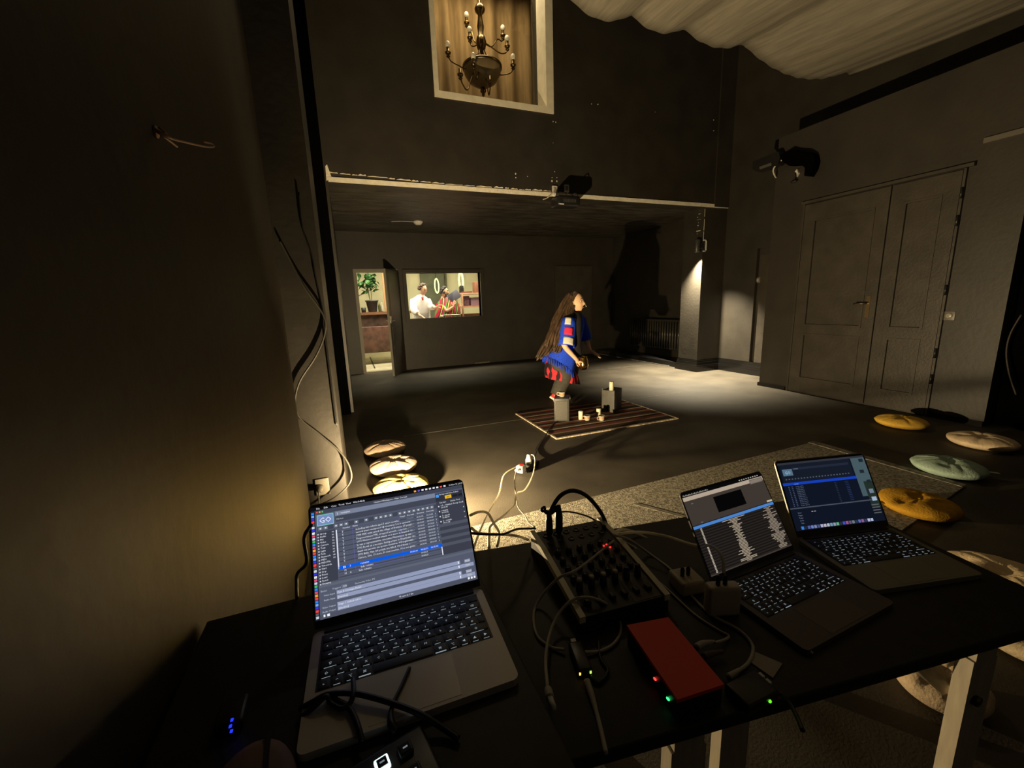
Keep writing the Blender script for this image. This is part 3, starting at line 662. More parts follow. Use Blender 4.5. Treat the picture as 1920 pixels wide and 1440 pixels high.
# ---- studio person in the white shirt
def sperson(name, label, base): return thing(name, label, 'person', base)
SK2 = mat('fair_skin', (.66, .42, .30), .55); HR2 = mat('brown_short_hair', (.06, .035, .02), .6, noise=.4, nscale=40)
Y1 = 9.75; B1 = lambda px, py, y=Y1: on_y(px, py, y)
h1 = B1(793, 543); Q = sperson('person', 'person in a loose white shirt and glasses looking down behind the studio window', (h1.x-.08, Y1, 0))
J = []; E_ = []
hx = h1.x-.07
pel = add((hx, Y1+.05, .98), (.14, .11)); wai = add((hx, Y1+.05, 1.18), (.13, .10), pel); che = add((hx+.0, Y1+.04, 1.42), (.15, .11), wai); nb = add((hx+.02, Y1+.03, 1.55), .055, che); add((h1.x-.02, Y1+.02, h1.z-.10), .05, nb)
h_ = add((hx-.09, Y1+.05, .9), .09, pel); k_ = add((hx-.09, Y1+.05, .5), .06, h_); a_ = add((hx-.09, Y1+.07, .1), .04, k_); add((hx-.09, Y1-.03, .03), .04, a_)
h_ = add((hx+.09, Y1+.05, .9), .09, pel); k_ = add((hx+.09, Y1+.05, .5), .06, h_); a_ = add((hx+.09, Y1+.07, .1), .04, k_); add((hx+.09, Y1-.03, .03), .04, a_)
wA = B1(789, 593, 9.45); eA = B1(777, 583, 9.62); sA = Vector((hx-.165, Y1+.03, 1.45))
s_ = add(sA, .05, che); e_ = add(eA, .042, s_); w1 = add(wA, .028, e_)
wB = B1(817, 577, 9.55); eB = B1(806, 575, 9.7); sB = Vector((hx+.165, Y1+.03, 1.45))
s_ = add(sB, .05, che); e_ = add(eB, .042, s_); w2 = add(wB, .028, e_)
hand_joints(J, E_, w1, wA, B1(797, 597, 9.4)-wA, (0, 0, -1), 1.05, .3); hand_joints(J, E_, w2, wB, B1(823, 573, 9.5)-wB, (0, -.3, -1), 1.1, .3)
skin_mesh('body', J, E_, SK2, Q)
fw = Vector((.55, -.8, -.32)); head_mesh('head', h1, fw, (.15, -.2, 1), .98, SK2, Q, HR2)
b = MB().use(HR2); rr = random.Random(5)
for k in range(120):
    a = rr.uniform(0, 2*PI); e = rr.uniform(.0, 1.5); v = Vector((math.cos(a)*math.cos(e), math.sin(a)*math.cos(e), math.sin(e)))
    if v.dot(fw.normalized()) > .30: continue
    b.ball(h1+Vector((v.x*.095, v.y*.095, v.z*.115+.01)), rr.uniform(.022, .034), 6, 4)
under(Q, b.make('hair'))
b = MB().use(mat('red_glasses', (.5, .08, .05), .3)); f_ = fw.normalized(); r_ = f_.cross(Vector((0, 0, 1))).normalized(); u_ = r_.cross(f_)
for sd in (1, -1):
    cE = h1+f_*.094+r_*(.032*sd)+u_*.010
    b.tube([cE+(r_*math.cos(t)*.026+u_*math.sin(t)*.019) for t in [2*PI*k/14 for k in range(15)]], .0028, 5, smoothpath=False)
under(Q, b.make('glasses'))
SHIRT = mat('white_shirt', (.80, .78, .80), .8, bump=.4, bscale=9)
b = MB().use(SHIRT)
b.loft([ringe((hx+.02, Y1+.03, 1.585), .065, .062, 24), ringe((hx+.01, Y1+.03, 1.555), .105, .085, 24), ringe((hx, Y1+.04, 1.515), .165, .11, 24), ringe((hx, Y1+.04, 1.45), .20, .13, 24), ringe((hx, Y1+.04, 1.32), .205, .15, 24, wav=lambda t: .03*math.sin(5*t)), ringe((hx, Y1+.05, 1.1), .205, .165, 24, wav=lambda t: .05*math.sin(6*t)), ringe((hx, Y1+.05, .86), .215, .17, 24, wav=lambda t: .06*math.sin(6*t))], cap=False)
under(Q, b.make('shirt'))
for (a, e, w, t) in ((sA, eA, wA, .55), (sB, eB, wB, .6)):
    b = MB().use(SHIRT); e2 = e+(w-e)*t; b.tube([a+Vector((0, 0, .02)), (a+e)/2, e, e2], [.07, .085, .08, .062], 14); under(Q, b.make('sleeve'))
b = MB().use(mat('red_tshirt', (.5, .04, .05), .8)); b.tube([(hx+.03, Y1-.085, 1.53), (hx+.035, Y1-.105, 1.46)], [.03, .012], 8); under(Q, b.make('undershirt'))
b = MB().use(mat('navy_trousers', (.03, .035, .06), .8))
for sx in (-.09, .09): b.tube([(hx+sx, Y1+.05, .95), (hx+sx, Y1+.05, .5), (hx+sx, Y1+.07, .08)], [.115, .09, .07], 12)
under(Q, b.make('trousers'))
# ---- man in striped poncho
Y2 = 10.0; B2 = lambda px, py, y=Y2: on_y(px, py, y)
h2 = B2(833, 547); Q = sperson('person', 'bearded person wrapped in a colourful striped poncho reading behind the studio window', (h2.x-.05, Y2+.1, 0))
J = []; E_ = []; hx = h2.x-.10
pel = add((hx, Y2+.1, .62), (.14, .12)); wai = add((hx, Y2+.1, .95), (.13, .11), pel); che = add((hx+.02, Y2+.08, 1.26), (.15, .11), wai); nb = add((hx+.05, Y2+.05, 1.45), .055, che); add((h2.x-.02, Y2+.02, h2.z-.09), .05, nb)
for sy in (-.1, .1):
    h_ = add((hx+.02, Y2+.1+sy, .58), .09, pel); k_ = add((hx+.42, Y2+sy, .56), .065, h_); a_ = add((hx+.42, Y2+sy, .1), .04, k_); add((hx+.52, Y2+sy, .03), .04, a_)
wA = B2(850, 575, 9.72); s_ = add((hx+.02, Y2-.12, 1.34), .05, che); e_ = add(B2(838, 584, 9.75), .042, s_); w1 = add(wA, .028, e_)
wB = B2(858, 575, 9.9); s_ = add((hx+.05, Y2+.26, 1.34), .05, che); e_ = add(B2(850, 580, 10.1), .042, s_); w2 = add(wB, .028, e_)
hand_joints(J, E_, w1, wA, B2(853, 567, 9.72)-wA, (0, .8, .2), 1, .5); hand_joints(J, E_, w2, wB, B2(868, 572, 9.95)-wB, (-.2, -.8, .2), 1, .4)
skin_mesh('body', J, E_, mat('tan_skin', (.48, .29, .19), .55), Q)
fw = Vector((.93, -.34, -.1)); HR3 = mat('black_hair', (.012, .010, .009), .5)
head_mesh('head', h2, fw, (.1, 0, 1), .98, MATS['tan_skin'], Q, HR3)
b = MB().use(HR3)
for k in range(170):
    a = rr.uniform(0, 2*PI); e = rr.uniform(-.35, 1.5); v = Vector((math.cos(a)*math.cos(e), math.sin(a)*math.cos(e), math.sin(e))); dt = v.dot(fw.normalized())
    if (dt > .15 and e < .95): continue
    b.ball(h2+Vector((v.x*.092, v.y*.092, v.z*.115+.005)), rr.uniform(.018, .028), 6, 4)
f_ = fw.normalized(); r_ = f_.cross(Vector((0, 0, 1))).normalized()
for k in range(60):  # beard
    a = rr.uniform(-1.3, 1.3); z = rr.uniform(-.105, -.05); w_ = .075*(1+z*2)
    b.ball(h2+f_*(.088*math.cos(a)+.004)+r_*(w_*math.sin(a))+Vector((0, 0, z-.01)), rr.uniform(.010, .016), 6, 4)
under(Q, b.make('hair'))
PON = stripes('striped_poncho_cloth', [(0, (.55, .03, .08)), (.16, (.05, .03, .03)), (.22, (.60, .62, .10)), (.30, (.05, .03, .03)), (.36, (.60, .04, .12)), (.52, (.08, .30, .06)), (.64, (.02, .02, .02)), (.70, (.65, .60, .18)), (.78, (.45, .02, .06)), (.92, (.10, .28, .08))], 4.2, 'X')
b = MB().use(PON)
R = [ringe((0, 0, .88), .085, .085, 32), ringe((0, 0, .85), .15, .17, 32), ringe((.02, 0, .76), .24, .27, 32), ringe((.04, 0, .55), .33, .33, 32, (0, .1, 0), 0, lambda t: .03*math.sin(7*t)), ringe((.10, 0, .28), .33, .36, 32, (0, .12, 0), 0, lambda t: .05*math.sin(7*t)), ringe((.10, 0, .06), .34, .38, 32, (0, .1, 0), 0, lambda t: .06*math.sin(7*t))]
b.loft(R, cap=False); o = b.make('poncho'); o.parent = Q; o.location = (hx-.02-Q.location.x, -.04, .69); o.rotation_euler = (0, .32, 0)
# open dark folder in the hands
c = B2(851, 555, 9.82); tagb = thing('folder', 'dark open folder held up by the man in the striped poncho', 'folder', c)
for sd in (0, 1):
    b = MB().use(mat('slate_cover', (.06, .06, .09), .5)); b.box((-.145, -.008, -.10), (.145, .0, .10), .003); o = b.make('cover', parent=tagb); o.rotation_euler = (-.25+.10*sd, -.55+.12*sd, -.15+.5*sd); o.location = (.012*sd, .02*sd, .0)
# chair behind the seated man
cr = thing('stool', 'dark stool under the man in the striped poncho', 'stool', (hx, Y2+.1, 0))
MB().lathe([(.001, .44), (.19, .44), (.2, .46), (.19, .48), (.001, .48)], n=20).make('seat', DARKG, cr)
for k in range(4):
    a = k*PI/2+.5; MB().tube([(.13*math.cos(a), .13*math.sin(a), .44), (.18*math.cos(a), .18*math.sin(a), 0)], .014, 8).make('leg', DARKG, cr)
# instrument outline on the cream wall at left of the window
# ================================================================== STAGE
cr_, wh_, bl_, rd_ = (.42, .35, .25), (.80, .72, .56), (.045, .032, .026), (.30, .085, .06)
RUGM = stripes('striped_rug_weave', [(0, bl_), (.10, rd_), (.20, wh_), (.24, bl_), (.33, (.10, .06, .04)), (.42, cr_), (.47, rd_), (.58, bl_), (.66, wh_), (.70, (.13, .07, .045)), (.80, bl_), (.88, rd_), (.95, cr_)], 1.75, 'Y', phase=.1)
rg = thing('striped_rug', 'dark red, black and cream striped woven rug on the stage', 'rug', (2.53, 3.94, 0))
MB().use(RUGM).box((-.735, -.51, .0005), (.745, .54, .010)).make('woven_field', parent=rg)
b = MB().use(mat('rug_binding', (.60, .48, .34), .9, noise=.6, nscale=40)); b.box((-.755, -.51, .0005), (-.735, .54, .011)); b.box((.745, -.51, .0005), (.765, .54, .011)); b.box((-.755, -.522, .0005), (.765, -.51, .011)); b.make('edge_binding', parent=rg)
RZ = .011
spk = thing('loudspeaker', 'small black loudspeaker on the striped rug with a cup on its top', 'speaker', (2.145, 3.985, RZ), math.radians(-31))
b = MB().use(mat('grey_black_cabinet', (.045, .045, .04), .5)); b.box((-.083, -.09, 0), (.083, .11, .262), .006); b.make('cabinet', parent=spk)
b = MB().use(mat('speaker_grille', (.085, .080, .068), .7, noise=.3, nscale=200)); b.box((-.068, -.096, .02), (.068, -.088, .235), .003); b.make('grille', parent=spk)
bx = thing('wooden_box', 'black box with a tall candle standing on it, at the back of the rug', 'box', (2.811, 3.935, RZ), math.radians(31.6))
b = MB().use(mat('grey_black_box', (.075, .072, .062), .6, noise=.2, nscale=12))
b.box((0, 0, .0), (.225, .15, .262), .003); b.make('body', parent=bx)
b = MB().use(MATS['grey_black_box']); b.box((-.008, -.004, .0), (.0, .004, .268)); b.box((-.006, .146, 0), (0, .154, .285)); b.make('edge_strip', parent=bx)
b = MB().use(VELV); b.prism([(.055, .0), (.095, .0), (.095, .075), (.085, .09), (.065, .09), (.055, .075)], -.0025, -.0005, axis='x'); o = b.make('hand_hole', parent=bx)
WAX = mat('ivory_wax', (.80, .76, .55), .5)
def candle(label, x, y, z, r, h):
    t = thing('candle', label, 'candle', (x, y, z), 0, 'ivory pillar candles')
    b = MB().use(WAX); b.lathe([(.001, 0), (r, 0), (r, h-.004), (r-.004, h), (r-.008, h-.004), (.001, h-.006)], n=20); b.make('wax', parent=t)
    MB().use(DARK).tube([(0, 0, h-.008), (.002, 0, h+.008)], .0015, 5).make('wick', parent=t)
candle('tallest ivory candle, standing on the black box', 2.812, 3.995, RZ+.262, .026, .105)
c1 = on_z(1089, 786, RZ); candle('ivory candle on the rug just right of the loudspeaker', c1.x, c1.y, RZ, .026, .098)
c2 = on_z(1127, 781, RZ); candle('ivory candle on the rug behind the right hand cup', c2.x, c2.y+.05, RZ, .026, .085)
CUPM = stripes('painted_cup', [(0, (.75, .70, .58)), (.30, (.70, .28, .05)), (.48, (.75, .70, .58)), (.56, (.55, .10, .03)), (.66, (.75, .70, .58)), (.9, (.60, .25, .05))], 16, 'Z', .35)
def cup(label, x, y, z, ang):
    t = thing('cup', label, 'cup', (x, y, z), ang, 'painted coffee cups')
    b = MB().use(CUPM); b.lathe([(.001, 0), (.024, 0), (.030, .01), (.036, .055), (.033, .055), (.027, .012), (.001, .008)], n=20); b.make('bowl', parent=t)
    b = MB().use(MATS['painted_cup']); b.tube([(.033, 0, .045), (.055, 0, .042), (.055, 0, .02), (.029, 0, .012)], .005, 7); b.make('handle', parent=t)
cup('orange patterned cup standing on top of the loudspeaker', 2.15, 3.99, RZ+.262, 2.5)
q = on_z(1101, 788, RZ); cup('orange patterned cup on the rug between the two short candles', q.x, q.y, RZ, 2.9)
q = on_z(1125, 787, RZ); cup('orange patterned cup on the rug in front of the right short candle', q.x, q.y-.03, RZ, 3.2)
# carpets
CARP = mat('grey_beige_carpet', (.12, .105, .08), .95, col2=(.46, .42, .33), nscale=60, bump=.6, bscale=150, spec=.1)
b = MB().use(CARP); b.prism([(.28, 2.20), (3.75, 2.28), (3.74, 1.29), (2.5, 1.12), (.28, 1.0)], .0005, .012); tag(b.make('carpet'), 'large grey beige carpet on the floor in front of the stage', 'carpet')
b = MB().use(mat('carpet_edge_binding', (.20, .18, .14), .9, noise=.5, nscale=30)); b.prism([(3.70, 2.29), (3.78, 2.29), (3.765, 1.29), (3.70, 1.29)], .0125, .016); b.prism([(1.60, 2.02), (1.63, 2.03), (1.86, 1.66), (1.83, 1.65)], .0125, .0145); struct(b.make('trim_5'))
# ---- floor cushions
def cushion(label, px, py, r, col, seed, h=.10, z=0.0, rz=None, grp='round floor cushions', tab=False, pos=None):
    rr = random.Random(seed); c = pos or on_z(px, py, .05)
    m = mat('cushion_cloth_%d' % seed, col, .9, noise=.08, nscale=30, bump=.25, bscale=90, spec=.15)
    t = thing('floor_cushion', label, 'cushion', (c.x, c.y, z), rr.uniform(0, 6) if rz is None else rz, grp)
    b = MB().use(m); n = 72; rows = 16; R = []
    folds = [(rr.uniform(0, 6.28), rr.uniform(.5, 1)) for _ in range(9)]; dents = [(rr.uniform(.25, .6)*r, rr.uniform(0, 6.28)) for _ in range(4)]
    def hh(x, y, rad, a):
        q = rad/r; base = h*.5*(1-q**2.4)**.62 if q < 1 else 0
        v = base
        for fa, fs in folds:
            d = math.atan2(math.sin(a-fa), math.cos(a-fa)); v -= h*.10*fs*math.exp(-(d/.10)**2)*min(1, q*2)*(1-q**6)
        for dr, da in dents:
            dx, dy = x-dr*math.cos(da), y-dr*math.sin(da); v -= h*.16*math.exp(-(dx*dx+dy*dy)/(.035**2))
        v -= h*.25*math.exp(-(rad/.03)**2)
        return v
    for i in range(1, rows+1):
        q = math.sin(PI/2*i/rows); row = []
        for k in range(n):
            a = 2*PI*k/n; rad = r*q*(1+.012*math.sin(11*a)*q+.01*math.sin(5*a+seed)*q); x, y = rad*math.cos(a), rad*math.sin(a)
            row.append(Vector((x, y, h*.5+.004+hh(x, y, r*q*.9999, a)+.0015*math.sin(36*a)*q)))
        R.append(row)
    for i in range(rows-1, 0, -1):
        q = math.sin(PI/2*i/rows)
        R.append([Vector((r*q*math.cos(2*PI*k/n), r*q*math.sin(2*PI*k/n), h*.5+.004-h*.5*(1-q**5)**.5)) for k in range(n)])
    b.loft(R); b.make('cover', parent=t)
    b = MB().use(m); b.ball((0, 0, h*.5+.004+hh(0, 0, 0, 0)+.004), (.014, .014, .006), 10, 6); b.make('button', parent=t)
    if tab:
        b = MB().use(m); b.box((r*.97, -.015, h*.45), (r+.05, .015, h*.45+.006), .002); b.make('tie', parent=t)
GR = 'round floor cushions'
cushion('dull brown round cushion, farthest of the three left of the stage', 722, 840, .185, (.36, .26, .18), 1)
cushion('pinkish beige round cushion, middle of the three left of the stage', 738, 872, .19, (.60, .45, .34), 2, rz=.4)
cushion('bright yellow round cushion nearest the flood lamp, behind the left laptop', 752, 911, .195, (.82, .60, .18), 3, rz=1.2)
cushion('yellow round cushion on the floor right in front of the double door', 1690, 790, .20, (.85, .52, .08), 4)
cushion('pale beige round cushion by the end of the right wall', 1841, 826, .21, (.80, .62, .40), 5)
cushion('mint green round cushion on the floor beyond the carpet edge', 1778, 874, .20, (.36, .48, .40), 6, tab=True, rz=-1.0)
cushion('mustard yellow round cushion right behind the rightmost laptop', 1722, 944, .185, (.44, .235, .02), 7, z=.0, tab=True, rz=2.6)
cushion('beige pleated round cushion at the right picture edge, beyond the table corner', 1880, 1092, .21, (.80, .62, .38), 8, h=.11)
cushion('pale cushion just peeking past the right end of the table', 1935, 1190, .17, (.80, .64, .42), 9, h=.11)
cushion('beige cushion on the floor under the right table, behind the white leg', 1762, 1278, .12, (.60, .46, .31), 10, h=.11)
# ---- power strip with plugs on the stage floor, and its cables
ps = thing('power_strip', 'black multi-socket with white plugs and a red switch on the stage floor', 'power strip', (1.19, 2.84, 0), math.radians(35))
b = MB().use(DARKG); b.box((-.03, -.04, .004), (.16, .04, .05), .008); b.make('socket_block', parent=ps)
b = MB().use(WPLA); b.box((-.085, -.03, .02), (-.03, .03, .075), .008); b.tube([(-.08, 0, .05), (-.13, 0, .06)], .012, 8); b.make('plug', parent=ps)
b = MB().use(WPLA); b.lathe([(.024, 0), (.026, .03), (.018, .05), (.012, .075)], (.06, 0, .05), 14); b.make('plug', parent=ps)
b = MB().use(emit('red_switch', (255, 60, 40), .9)); b.box((-.06, -.012, .0755), (-.035, .012, .079)); b.make('switch', parent=ps)
PX = lambda *t: [on_y(a, c_, d_) for a, c_, d_ in t]
cable('cable', 'white power cable curving down from the left plug of the power strip', PX((966, 876, 2.78), (945, 890, 2.5), (936, 925, 2.05), (915, 962, 1.6), (898, 1000, 1.15), (889, 1024, .93), (878, 1050, .80)), .004, CABW, group='white cables to the power strip')
cable('cable', 'white power cable looping over the top plug of the power strip', PX((990, 866, 2.88), (991, 856, 2.88), (999, 853, 2.86), (1003, 864, 2.8), (999, 890, 2.6), (985, 917, 2.2), (968, 925, 2.0), (965, 945, 1.7), (945, 966, 1.4), (921, 985, 1.15), (917, 1005, .98), (917, 1028, .86)), .004, CABW, group='white cables to the power strip')
cable('cable', 'thin grey cable hanging from the power strip towards the mixer', PX((968, 882, 2.75), (965, 900, 2.3), (967, 925, 2.0), (971, 950, 1.8), (985, 968, 1.6), (991, 980, 1.4), (1002, 988, 1.2)), .003, CABG)
cable('cable', 'short white cable arching behind the right edge of the left laptop lid', PX((882, 966, .92), (898, 960, .98), (914, 962, .98), (925, 980, .95), (936, 1000, .92), (932, 1024, .85)), .0035, CABW)
cable('cable', 'white cable running flat from the left laptop to the back of the mixer', PX((884, 990, .86), (900, 1000, .88), (940, 1002, .92), (970, 1005, .95), (990, 1012, 1.0)), .0035, CABW)
cable('cable', 'black cable running from the left laptop to the mixer plugs', PX((884, 1000, .86), (940, 1002, .90), (970, 992, .96), (1004, 991, 1.0)), .003, CABK)
sp0 = [on_z(1041, 792, .02), on_z(1033, 800, .012), on_z(1022, 818, .012), on_z(1008, 842, .006), on_z(1001, 862, .02), Vector((1.30, 2.92, .03))]
cable('cable', 'black cable running from the loudspeaker over the rug edge to the power strip', sp0, .005, CABK)
cable('cable', 'thin black cable lying from the loudspeaker towards the front corner of the rug', [on_z(1038, 793, .016), on_z(1028, 806, .014), on_z(1030, 815, .014), on_z(1015, 826, .006), on_z(1003, 845, .006)], .003, CABK)
# ---- flood lamp on the floor behind the left laptop
fl = thing('flood_lamp', 'bare black stage lamp with an added light shield on the floor behind the left laptop', 'lamp', (LAMP.x, LAMP.y, 0), math.atan2(.68, .72))
b = MB().use(DARKG); b.lathe([(.001, -.012), (.055, -.012), (.06, .0), (.055, .012), (.020, .015), (.016, .05), (.001, .05)], (0, 0, .012), 20); b.make('base', parent=fl)
b = MB().use(DARKG); b.lathe([(.001, .06), (.016, .06), (.018, .13), (.014, .15), (.001, .15)], n=14); b.make('bulb_holder', parent=fl)
b = MB().use(emit('lamp_face', (255, 225, 160), 4.0)); b.lathe([(.001, .1505), (.012, .1505), (.012, .152), (.001, .152)], n=14); b.make('glowing_face', parent=fl)
fz = math.atan2(.68, .72)
def flp(az, el, d): a = math.radians(az)-fz; return Vector((d*math.cos(a), d*math.sin(a), LAMP.z+d*math.tan(math.radians(el))))
SD = .026
lo = [(az, -52) for az in (129, 137, 150, 165, 180, 200, 220, 240, 260, 272)]
hi = [(131, -6), (137, 20), (147, 46), (160, 68), (180, 72), (200, 72), (220, 72), (240, 72), (260, 55), (270, 20)]
b = MB().use(DARKG); b.loft([[flp(*p, SD) for p in lo], [flp(*p, SD) for p in hi]], cap=False, closed=False, smooth=False); o = b.make('shield', parent=fl); o.modifiers.new('t', 'SOLIDIFY').thickness = -.002  # unseen plate added to keep the lamp's light off the left wall
# ---- radiator and tangle in the niche
ra = thing('radiator', 'dark ribbed radiator on the right niche wall beside the pillar', 'radiator', (6.10, 7.1, 0))
RADM = mat('dark_radiator_enamel', (.045, .042, .036), .22)
b = MB().use(RADM)
n = 22
for i in range(n):
    y = -.78+i*(1.56/(n-1))
    for x in (-.04, .04): b.tube([(x, y, .30), (x, y, .86)], .022, 8, smoothpath=False)
    b.ball((0, y, .86), (.065, .030, .030), 8, 5); b.ball((0, y, .30), (.065, .030, .030), 8, 5)
b.make('sections', parent=ra)
b = MB().use(RADM); b.tube([(0, -.80, .85), (0, -.87, .85), (0, -.87, .1)], .016, 8, smoothpath=False); b.make('pipe', parent=ra)
for i, (px, py, lab) in enumerate(((1132, 650, 'left bent chrome pipe end in the far niche corner'), (1150, 645, 'taller chrome tap-like pipe in the far niche corner'), (1168, 652, 'right low chrome pipe end by the radiator end'))):
    c = on_z(px, py+9, 0)
    b = MB().use(mat('dull_chrome', (.32, .30, .26), .3, 1)); h = (.16, .26, .12)[i]
    b.tube([c, c+Vector((0, 0, h)), c+Vector((.08, 0, h+.04)), c+Vector((.14, 0, h-.02))], .014, 7); b.tube([c+Vector((-.10, 0, .02)), c+Vector((0, -.03, .06)), c+Vector((.12, 0, .02))], .012, 7); b.ball(c+Vector((0, 0, h)), .03, 8, 6); b.ball(c, (.05, .05, .02), 8, 6)
    tag(b.make('pipe_fitting'), lab, 'pipe', 'chrome pipe fittings')
# ---- smoke detector, projector, outlets, fixtures
c = on_z(784, 416, 2.79)
sd_ = thing('smoke_detector', 'white smoke detector on the dark niche ceiling', 'detector', (c.x, c.y, 2.80))
b = MB().use(WPLA); b.lathe([(.001, -.06), (.045, -.06), (.07, -.035), (.085, -.02), (.085, 0), (.001, 0)], n=22); b.make('housing', parent=sd_)
b = MB().use(CABG); b.tube([(-.08, 0, -.01), (-.3, .02, -.006), (-.45, .08, -.006)], .006, 6); b.make('cable', parent=sd_)
c = on_y(1061, 378, 5.26)
pj_ = thing('projector', 'black projector mounted on the lower edge of the front wall', 'projector', (c.x, 5.26, c.z))
b = MB().use(DARKG); b.box((-.17, -.10, -.075), (.17, .12, .06), .03); b.make('body', parent=pj_)
b = MB().use(mat('vent_slots', (.06, .06, .055), .4))
for i in range(9): b.box((-.09+i*.022, -.104, -.03), (-.078+i*.022, -.099, .01))
b.make('vents', parent=pj_)
b = MB().use(WPLA); b.box((-.15, -.105, -.066), (-.085, -.10, -.052)); b.make('badge', parent=pj_)
b = MB().use(DARK); b.tube([(0, .10, .03), (0, .33, .12)], .02, 8); b.box((-.05, .325, .05), (.05, .338, .2)); b.make('mount', parent=pj_)
b = MB().use(DARK); b.lathe([(.03, 0), (.034, .03), (.028, .03)], (.07, .118, .0), 14, axis=Vector((0, 1, 0))); b.make('lens', parent=pj_)
b = MB().use(CABK); b.tube([(.05, -.05, .055), (.10, -.09, .09), (.15, -.06, .07), (.17, 0, .02)], .006, 6); b.make('loop_cable', parent=pj_)
def outlet(label, px, py, y, w, h):
    c = on_y(px, py, y); t = thing('wall_socket', label, 'socket', c, 0, 'sockets above the projector')
    b = MB().use(WPLA); b.box((-w/2, -.03, -h/2), (w/2, 0, h/2), .005); b.make('housing', parent=t)
    b = MB().use(mat('beige_socket_face', (.25, .22, .16), .6)); b.box((-w*.3, -.033, -h*.3), (w*.3, -.0305, h*.3), .0); b.make('socket_face', parent=t)  # socket face in a darker beige than its housing
outlet('left white socket box above the projector', 1039, 358, 5.6, .075, .125); outlet('right white socket box above the projector', 1061, 354, 5.6, .075, .10)
c0 = on_y(1047, 350, 5.55)
cable('cable', 'white cable running from the left socket down along the plaster edge', PX((1040, 352, 5.56), (1036, 362, 5.56), (1026, 371, 5.57), (1018, 374, 5.575)), .007, CABW)
cable('cable', 'white cable drooping from the right socket to the projector', PX((1064, 360, 5.55), (1060, 367, 5.5), (1050, 369, 5.40), (1042, 367, 5.30)), .007, CABW)
# spotlight fixture on right wall with cord
c = on_x(1445, 308, 5.5)
sf = thing('spotlight', 'black long box spotlight fixed high on the right wall near the door', 'spotlight', c)
yz = lambda pts, X0: [((p.y-c.y), (p.z-c.z)) for p in (on_x(u, v, X0) for u, v in pts)]
b = MB().use(DARKG); b.prism(yz(((1414, 303), (1440, 292), (1462, 284), (1464, 296), (1460, 309), (1440, 317), (1420, 322), (1412, 317)), 5.46), -.06, .05, axis='x'); b.make('housing', parent=sf)
b = MB().use(mat('spot_lens', (.10, .095, .085), .15)); b.prism(yz(((1424, 313), (1446, 305), (1447, 310), (1425, 318)), 5.44), -.064, -.0605, axis='x'); b.make('lens', parent=sf)
b = MB().use(VELV); b.prism(yz(((1464, 293), (1476, 287), (1487, 280), (1497, 283), (1518, 285), (1529, 291), (1531, 303), (1527, 318), (1519, 331), (1511, 330), (1512, 315), (1505, 309), (1482, 311), (1470, 303)), 5.50), -.03, .068, axis='x'); b.make('black_shape', parent=sf)  # pure black outline extruded next to the housing
tt = lambda *t: [on_x(a, c_, d_) for a, c_, d_ in t]
cable('cable', 'white cable curling down below the black spotlight on the right wall', tt((1471, 297, 5.5), (1458, 306, 5.47), (1450, 318, 5.47), (1452, 328, 5.5), (1455, 333, 5.57)), .010, CABW)
c = on_x(1496, 322, 5.56)
wh = thing('wall_hook', 'small white and dark bracket on the right wall beside the spotlight', 'bracket', c)
b = MB().use(WPLA); b.prism([(0, .03), (.025, .01), (.005, -.06), (-.02, -.02)], -.02, .015, axis='x'); b.make('plate', parent=wh)
b = MB().use(DARK); b.tube([(-.01, .02, 0), (-.04, .0, -.06), (-.02, .03, -.10)], .008, 6); b.ball((-.02, .03, -.11), (.02, .045, .02), 8, 6); b.make('clip', parent=wh)
# downlight on the pillar
dl = thing('wall_downlight', 'black cylinder downlight on the corner of the right pillar', 'lamp', (5.64, 5.608, 2.16))
b = MB().use(mat('grey_black_lamp', (.05, .048, .044), .35)); b.lathe([(.001, .11), (.042, .11), (.045, .10), (.045, -.09), (.040, -.10), (.038, -.07), (.001, -.06)], n=20); b.make('housing', parent=dl)
b = MB().use(emit('lamp_glow', (255, 240, 200), 2.0)); b.lathe([(.001, -.066), (.034, -.068), (.034, -.070), (.001, -.070)], n=16); b.make('lamp_disc', parent=dl)
b = MB().use(WPLA); b.box((.115, -.024, -.09), (.19, -.010, -.07)); b.box((.115, -.024, .09), (.19, -.010, .11)); b.box((.17, -.024, -.09), (.19, -.010, .11)); b.make('bracket_frame', parent=dl)
b = MB().use(DARK); b.box((.03, -.024, -.03), (.114, .01, .05)); b.make('arm', parent=dl)
# ---- left wall wire stub, pilaster cables, socket
hk = tt((290, 241, -.315), (305, 250, -.30), (322, 260, -.29), (345, 266, -.285), (370, 272, -.285), (392, 276, -.29), (401, 275, -.30), (398, 270, -.305), (382, 266, -.31))
b = MB().use(mat('copper_wire_sheath', (.35, .20, .14), .5)); b.tube(hk, .0022, 6); b.tube(tt((292, 246, -.315), (310, 258, -.30), (332, 275, -.295)), .0022, 6); b.tube(tt((300, 240, -.315), (306, 246, -.305), (310, 250, -.30)), .003, 6); b.ball(on_x(293, 247, -.318), (.004, .012, .012), 8, 6)
tag(b.make('wire_stub'), 'loose bent wire stub sticking out of the dark left wall', 'wire')
pc = PX((524, 450, 2.730), (545, 490, 2.730), (572, 540, 2.720), (606, 590, 2.720), (609, 625, 2.720), (592, 668, 2.720), (562, 715, 2.720), (553, 755, 2.720), (563, 785, 2.720), (600, 815, 2.720), (640, 850, 2.700), (657, 880, 2.680), (656, 905, 2.670), (632, 930, 2.670), (604, 945, 2.690))
cable('cable', 'long cable snaking down the lit face of the left pilaster', pc, .0055, mat('dull_cable_sheath', (.06, .055, .045), .5))
cable('cable', 'thin black cable hanging straight along the upper left pilaster', PX((560, 360, 2.730), (568, 430, 2.730), (585, 480, 2.730), (592, 520, 2.730), (606, 585, 2.725), (612, 640, 2.725), (622, 720, 2.725), (632, 800, 2.725)), .004, CABK)
c = on_y(603, 912, 2.740)
